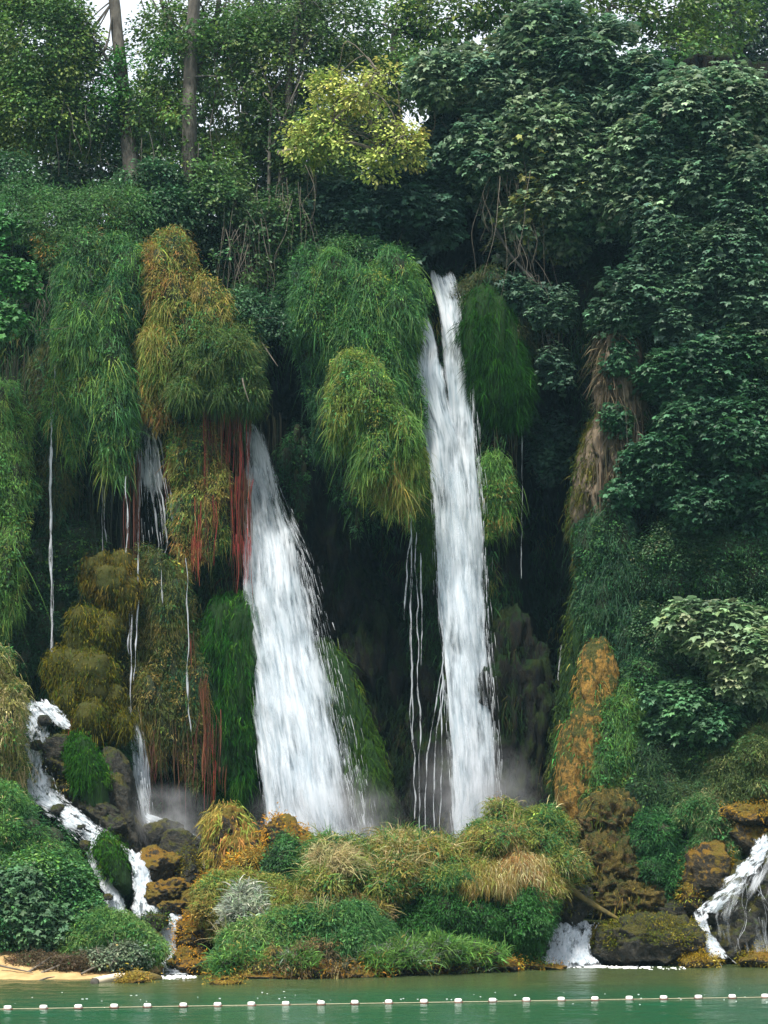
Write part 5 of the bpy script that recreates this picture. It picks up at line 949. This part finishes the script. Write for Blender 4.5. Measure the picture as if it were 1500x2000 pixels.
tree('fig_tree', 'greener lowest fig crown above the undergrowth at the right edge', [([(1480, 1100, 71), (1440, 900, 70.4), (1400, 760, 69.8)], [.2, .16, .1])],
     [(1330, 730, 68.6, 80, 60, 1.2), (1420, 720, 68.2, 90, 70, 1.3), (1340, 840, 68.4, 100, 70, 1.3), (1450, 850, 67.8, 80, 90, 1.4), (1300, 920, 68.6, 80, 60, 1.1), (1410, 970, 68, 100, 60, 1.3)], dict(n=2600, k=10, size=.28, kind='lobed', pal=[(3, (.022, .075, .035)), (4, (.040, .115, .050)), (1.5, (.085, .15, .07))], rad=.46, gap=-.3, upness=1.1, freq=.5), 40, .05)
tree('fig_branch', 'thin leafy branch hanging in front of the dark cave right of the moss slab', [([(960, 430, 71), (1000, 500, 70.4), (1050, 560, 70), (1090, 640, 69.8), (1085, 750, 69.8)], [.06, .05, .04, .03, .01])], [(1050, 580, 70, 60, 24, .5), (1085, 620, 69.8, 34, 30, .5), (1085, 720, 69.8, 26, 44, .4), (1000, 560, 70.2, 30, 16, .4)],
     dict(n=210, k=8, size=.24, kind='lobed', pal=[(2, (.04, .09, .055)), (2, (.06, .12, .07))], rad=.34, gap=-.3, upness=1.0), 20, .02)
tree('leafy_shrub', 'sprig of fig leaves beside the tan tufa stalactites', [], [(1215, 700, 68.6, 22, 40, .5), (1210, 820, 68.7, 24, 30, .4), (1230, 960, 68.6, 34, 40, .6)], dict(n=160, k=8, size=.22, kind='lobed', pal=[(2, (.025, .085, .04)), (2, (.04, .12, .05))], rad=.32, gap=-.5), 10, .02, cat='shrub')
tree('leafy_shrub', 'dim leaves clinging to the wall inside the right cave', [], [(1070, 890, 72.4, 34, 60, .6), (1060, 850, 72.5, 40, 40, .5)], dict(n=260, k=8, size=.2, kind='lobed', pal=[(2, (.02, .06, .035))], rad=.32, gap=-.3), 8, .02, cat='shrub')

tree('leafy_shrub', 'fresh green bushes along the lip above the large leaning grass mass', [], [(690, 505, 70.6, 70, 34, .9), (600, 540, 70.8, 50, 50, .9), (770, 515, 70.6, 44, 26, .7), (560, 590, 70.6, 26, 40, .6)], dict(n=1500, k=11, size=.14, kind='narrow', pal=[(2, (.022, .07, .028)), (3, (.04, .12, .035)), (1, (.08, .16, .04))], rad=.32, gap=-.4), 20, .02, cat='shrub')
tree('leafy_shrub', 'lighter leaved bushes mixed into the undergrowth behind the pale hanging vines', [], [(430, 400, 71.2, 60, 40, .8), (520, 450, 71, 50, 50, .8), (470, 520, 70.6, 60, 40, .8), (400, 350, 71.8, 60, 30, .8), (590, 430, 71.4, 40, 40, .7)], dict(n=900, k=10, size=.16, kind='oval', pal=[(2, (.04, .10, .035)), (2, (.07, .15, .04)), (1, (.13, .19, .06))], rad=.34, gap=-.1), 20, .02, cat='shrub')
tree('leafy_shrub', 'grey green bush crest between the fern shrub and the tall trunk', [], [(330, 420, 71, 60, 40, .9), (290, 360, 71.6, 60, 40, .9), (20, 350, 71.6, 60, 40, .9)], dict(n=900, k=10, size=.16, kind='oval', pal=[(2, (.025, .08, .03)), (2, (.05, .12, .045))], rad=.34, gap=-.3), 20, .02, cat='shrub')

# vines and bare twigs
def vines(label, specs, r, seed, cat='vines', name='hanging_vines', mat=M_twig):
    g = np.random.default_rng(seed); ps = []
    for (x0, x1, y0, y1, Y, n, lean) in specs:
        for k in range(n):
            a = g.uniform(x0, x1); yt = y0 + g.normal(0, 15); yb = y0 + (y1 - y0) * g.uniform(.5, 1.05); m = 5
            xs = a + lean * np.linspace(0, 1, m) * g.uniform(-.3, 1.5) + np.cumsum(g.normal(0, 9, m)); ys = np.linspace(yt, yb, m)
            ps.append(tube(W(xs, ys, Y + g.normal(0, .3)), np.linspace(1, .3, m) * r * .6 * g.uniform(.5, 1.3), 4, .25, int(g.integers(999)), 3))
    V, Q = join(ps); c = V.mean(0); t = thing(name, label, cat, c); mesh_obj('vine_stems', V, Q, mat, t, smooth=True)
vines('pale thin vines hanging between the trees and the left grass overhang', [(420, 560, 370, 600, 71, 26, -10), (470, 520, 420, 640, 70.2, 10, 10), (590, 612, 300, 560, 70.6, 5, 0)], .022, 31)
vines('crossing bare stems behind the small leaved branch', [(540, 590, 380, 620, 70.4, 6, -60), (440, 470, 440, 600, 70.2, 8, 25)], .022, 35)
vines('grey bare twigs hanging under the fig crown right of the tall waterfall lip', [(950, 1040, 330, 560, 69.8, 22, 20), (1000, 1050, 440, 600, 69.6, 8, 40), (850, 890, 240, 310, 71, 8, -10)], .026, 32)
vines('curled pale dead twigs beside the maple branch at left', [(50, 110, 530, 640, 69, 12, 10), (30, 60, 620, 655, 66.2, 4, 60)], .02, 33)
vines('dark bare stems in the undergrowth below the tall trunks', [(90, 330, 180, 360, 72.6, 22, 10), (280, 420, 300, 480, 71.6, 12, -10)], .03, 34, mat=M_bark)
sticks('', [('pale broken stick caught in the bushy grass overhang', [(474, 738, 67.4), (478, 758, 67.3), (484, 782, 67.3)]), ('thin dead twig hanging over the dark cave below the small leaved branch', [(510, 668, 68.6), (525, 690, 68.6), (540, 716, 68.6)]),
            ('curved bare twig across the brown tufa slope', [(1194, 845, 68.8), (1175, 870, 68.8), (1165, 912, 68.9)])], .03, 950, None, 'dead_stick')

# ------------------------------------------------------------------ swim line
M_float = plain_mat('white_plastic', (.80, .80, .77), (.72, .71, .67), .4, 12, None, .1); M_band = plain_mat('red_brown_band', (.20, .06, .04), (.12, .05, .04), .6, 12)
M_rope = plain_mat('rope', (.25, .22, .14), (.35, .30, .20), .8, 20)
BX = [15, 85, 153, 223, 288, 358, 425, 491, 558, 627, 693, 759, 828, 895, 962, 1028, 1096, 1162, 1229, 1296, 1364, 1430, 1494]
def rowy(px): return 1972.5 - 23.5 * px / 1500
pts = []
for px in BX:
    Y = F * HC / (rowy(px) - HY); pts.append(np.array([(px - 750) / F * Y, Y, 0.0]))
b0 = thing('rope_float', 'x', 'float', pts[0], 'white floats strung along the swim rope')
def rbox(sx, sy, sz, zc, n=9):
    U, Q = ellipsoid_grid(12, 24); V = np.sign(U) * np.abs(U) ** 0.55 * np.array([sx, sy, sz]); V[:, 2] += zc
    return V, Q
V, Q = rbox(.088, .065, .048, .055); mesh_obj('float_body', V + pts[0], Q, M_float, b0, smooth=True)
V, Q = rbox(.090, .067, .018, .008); mesh_obj('waterline_band', V + pts[0], Q, M_band, b0, smooth=True)
V1, Q1 = rbox(.018, .02, .02, .02); V2 = V1 + [.098, 0, 0]; V3 = V1 - [.098, 0, 0]
V, Q = join([(V2, Q1), (V3, Q1)]); mesh_obj('rope_eye', V + pts[0], Q, M_band, b0, smooth=True)
WHERE = ['in front of the sand beach at the left edge', 'in front of the sand beach', 'in front of the sand left of the bleached log', 'directly in front of the bleached log', 'in front of the yellow mossy log', 'straight below the lowest cascade step', 'in front of the tiny stone in the shallows',
         'below the left tip of the island', 'below the lower left grass of the island', 'below the island grass left of the straw plume', 'below the smooth green tussock', 'right of the smooth green tussock', 'below the low grass strip of the island', 'below the left part of the orange reef', 'below the middle of the orange reef',
         'below the right tip of the orange reef', 'below the short right cascade', 'below the left end of the round mossy boulder', 'just left of the middle of the round mossy boulder', 'below the right end of the round mossy boulder', 'below the small yellow stone in the water', 'below the narrow white chute', 'cut by the right edge of the picture']
ORD = ['first', 'second', 'third', 'fourth', 'fifth', 'sixth', 'seventh', 'eighth', 'ninth', 'tenth', 'eleventh', 'twelfth']
for k, p in enumerate(pts):
    if k == 0: r = b0
    else:
        r = b0.copy(); col.objects.link(r)
        for ch in [c for c in b0.children]:
            c = ch.copy(); col.objects.link(c); c.parent = r
    r.location = [float(v) for v in p]; r.rotation_euler = (0, 0, math.sin(k * 5.1) * .25)
    o_ = ORD[k] + ' from the left' if k < 12 else ORD[22 - k] + ' from the right'
    r['label'] = 'white float %s, %s' % (WHERE[k], o_); r['label'] = r['label'].replace(', first from the left', '').replace(', first from the right', '')
ext = [pts[0] - (pts[1] - pts[0])] + pts + [pts[-1] + (pts[-1] - pts[-2])]
V, Q = tube([p + np.array([0, 0, .018]) for p in ext], [.011] * len(ext), 5, 0, 1, 4)
t = thing('swim_rope', 'thin pale rope stretched across the water through the white floats', 'rope', ext[0]); mesh_obj('rope', V, Q, M_rope, t, smooth=True)

# ------------------------------------------------------------------ air and spray
def vol_obj(name, V, Q, dens, colr, label, cat, aniso=0.2, parent=None):
    m, N, L = newmat(name); v = N.new('ShaderNodeVolumePrincipled'); v.inputs['Color'].default_value = (*colr, 1)
    v.inputs['Density'].default_value = dens; v.inputs['Anisotropy'].default_value = aniso
    o = N.new('ShaderNodeOutputMaterial'); L.new(v.outputs[0], o.inputs['Volume'])
    ob = mesh_obj(name, V, Q, m, smooth=True); return tag(ob, label, cat, kind='stuff')
hv = np.array([(x, y, z) for z in (-2.7, 60) for x, y in ((-60, -8), (60, -8), (60, 130), (-60, 130))], float)
vol_obj('haze', hv, [(0, 3, 2, 1), (4, 5, 6, 7), (0, 1, 5, 4), (1, 2, 6, 5), (2, 3, 7, 6), (3, 0, 4, 7)], 0.00022, (.42, .78, .95), 'faint blue green haze in the air', 'haze')
def mist(lb, px, py, Y, rx, rz, ry, dn):
    c = W(px, py, Y); r = np.array([rx * Y / F, ry, rz * Y / F]); U, Q = ellipsoid_grid(16, 24)
    m, N, L = newmat('spray_mist'); v = N.new('ShaderNodeVolumePrincipled'); v.inputs['Color'].default_value = (.93, .96, 1, 1)
    g_ = N.new('ShaderNodeNewGeometry').outputs['Position']; mp = N.new('ShaderNodeMapping'); mp.inputs['Location'].default_value = tuple(-c / r); mp.inputs['Scale'].default_value = tuple(1 / r)
    L.new(g_, mp.inputs[0]); ln = N.new('ShaderNodeVectorMath'); ln.operation = 'LENGTH'; L.new(mp.outputs[0], ln.inputs[0])
    f = math_(N, L, 'SUBTRACT', 1.0, ramp(N, L, ln.outputs['Value'], 0.05, 1.0)); n = ramp(N, L, noise(N, L, .9, 3), .3, .7)
    L.new(math_(N, L, 'MULTIPLY', math_(N, L, 'MULTIPLY', f, n), dn), v.inputs['Density']); o = N.new('ShaderNodeOutputMaterial'); L.new(v.outputs[0], o.inputs['Volume'])
    tag(mesh_obj('spray_mist', U * r + c, Q, m, smooth=True), lb, 'mist', kind='stuff')
mist('soft spray hanging at the foot of the broad waterfall', 640, 1610, 67.8, 180, 130, 1.9, .6)
mist('soft spray hanging at the foot of the tall waterfall', 930, 1560, 68.6, 150, 150, 1.8, .45)
mist('spray drifting over the wet rocks at lower left', 330, 1600, 66, 110, 80, 1.5, .7)

GROUPS = {'hanging_grass': 'grass curtains hanging from the cliff', 'boulder': 'boulders at the foot of the falls', 'fig_tree': 'fig trees covering the right side of the cliff', 'background_tree': 'trees standing behind the cliff edge',
          'tall_tree': 'tall trunks on the cliff top at left', 'grass_clump': 'grass clumps along the river bank and island', 'water_trickle': 'thin water threads on the cliff', 'hanging_roots': 'roots hanging from the cliff', 'moss_slab': 'green moss slabs beside the falls',
          'stream_cascade': 'small cascades at the foot of the cliff', 'leafy_shrub': 'leafy shrubs on the cliff and banks', 'fig_bush': 'broad leaved bushes on the right slope', 'grass_mound': 'grass mounds of the central island', 'hanging_vines': 'bare vines and twigs hanging from the trees'}
for o in bpy.data.objects:
    k = o.name.split('.')[0]
    if o.parent is None and o.type == 'EMPTY' and k in GROUPS and 'group' not in o: o['group'] = GROUPS[k]
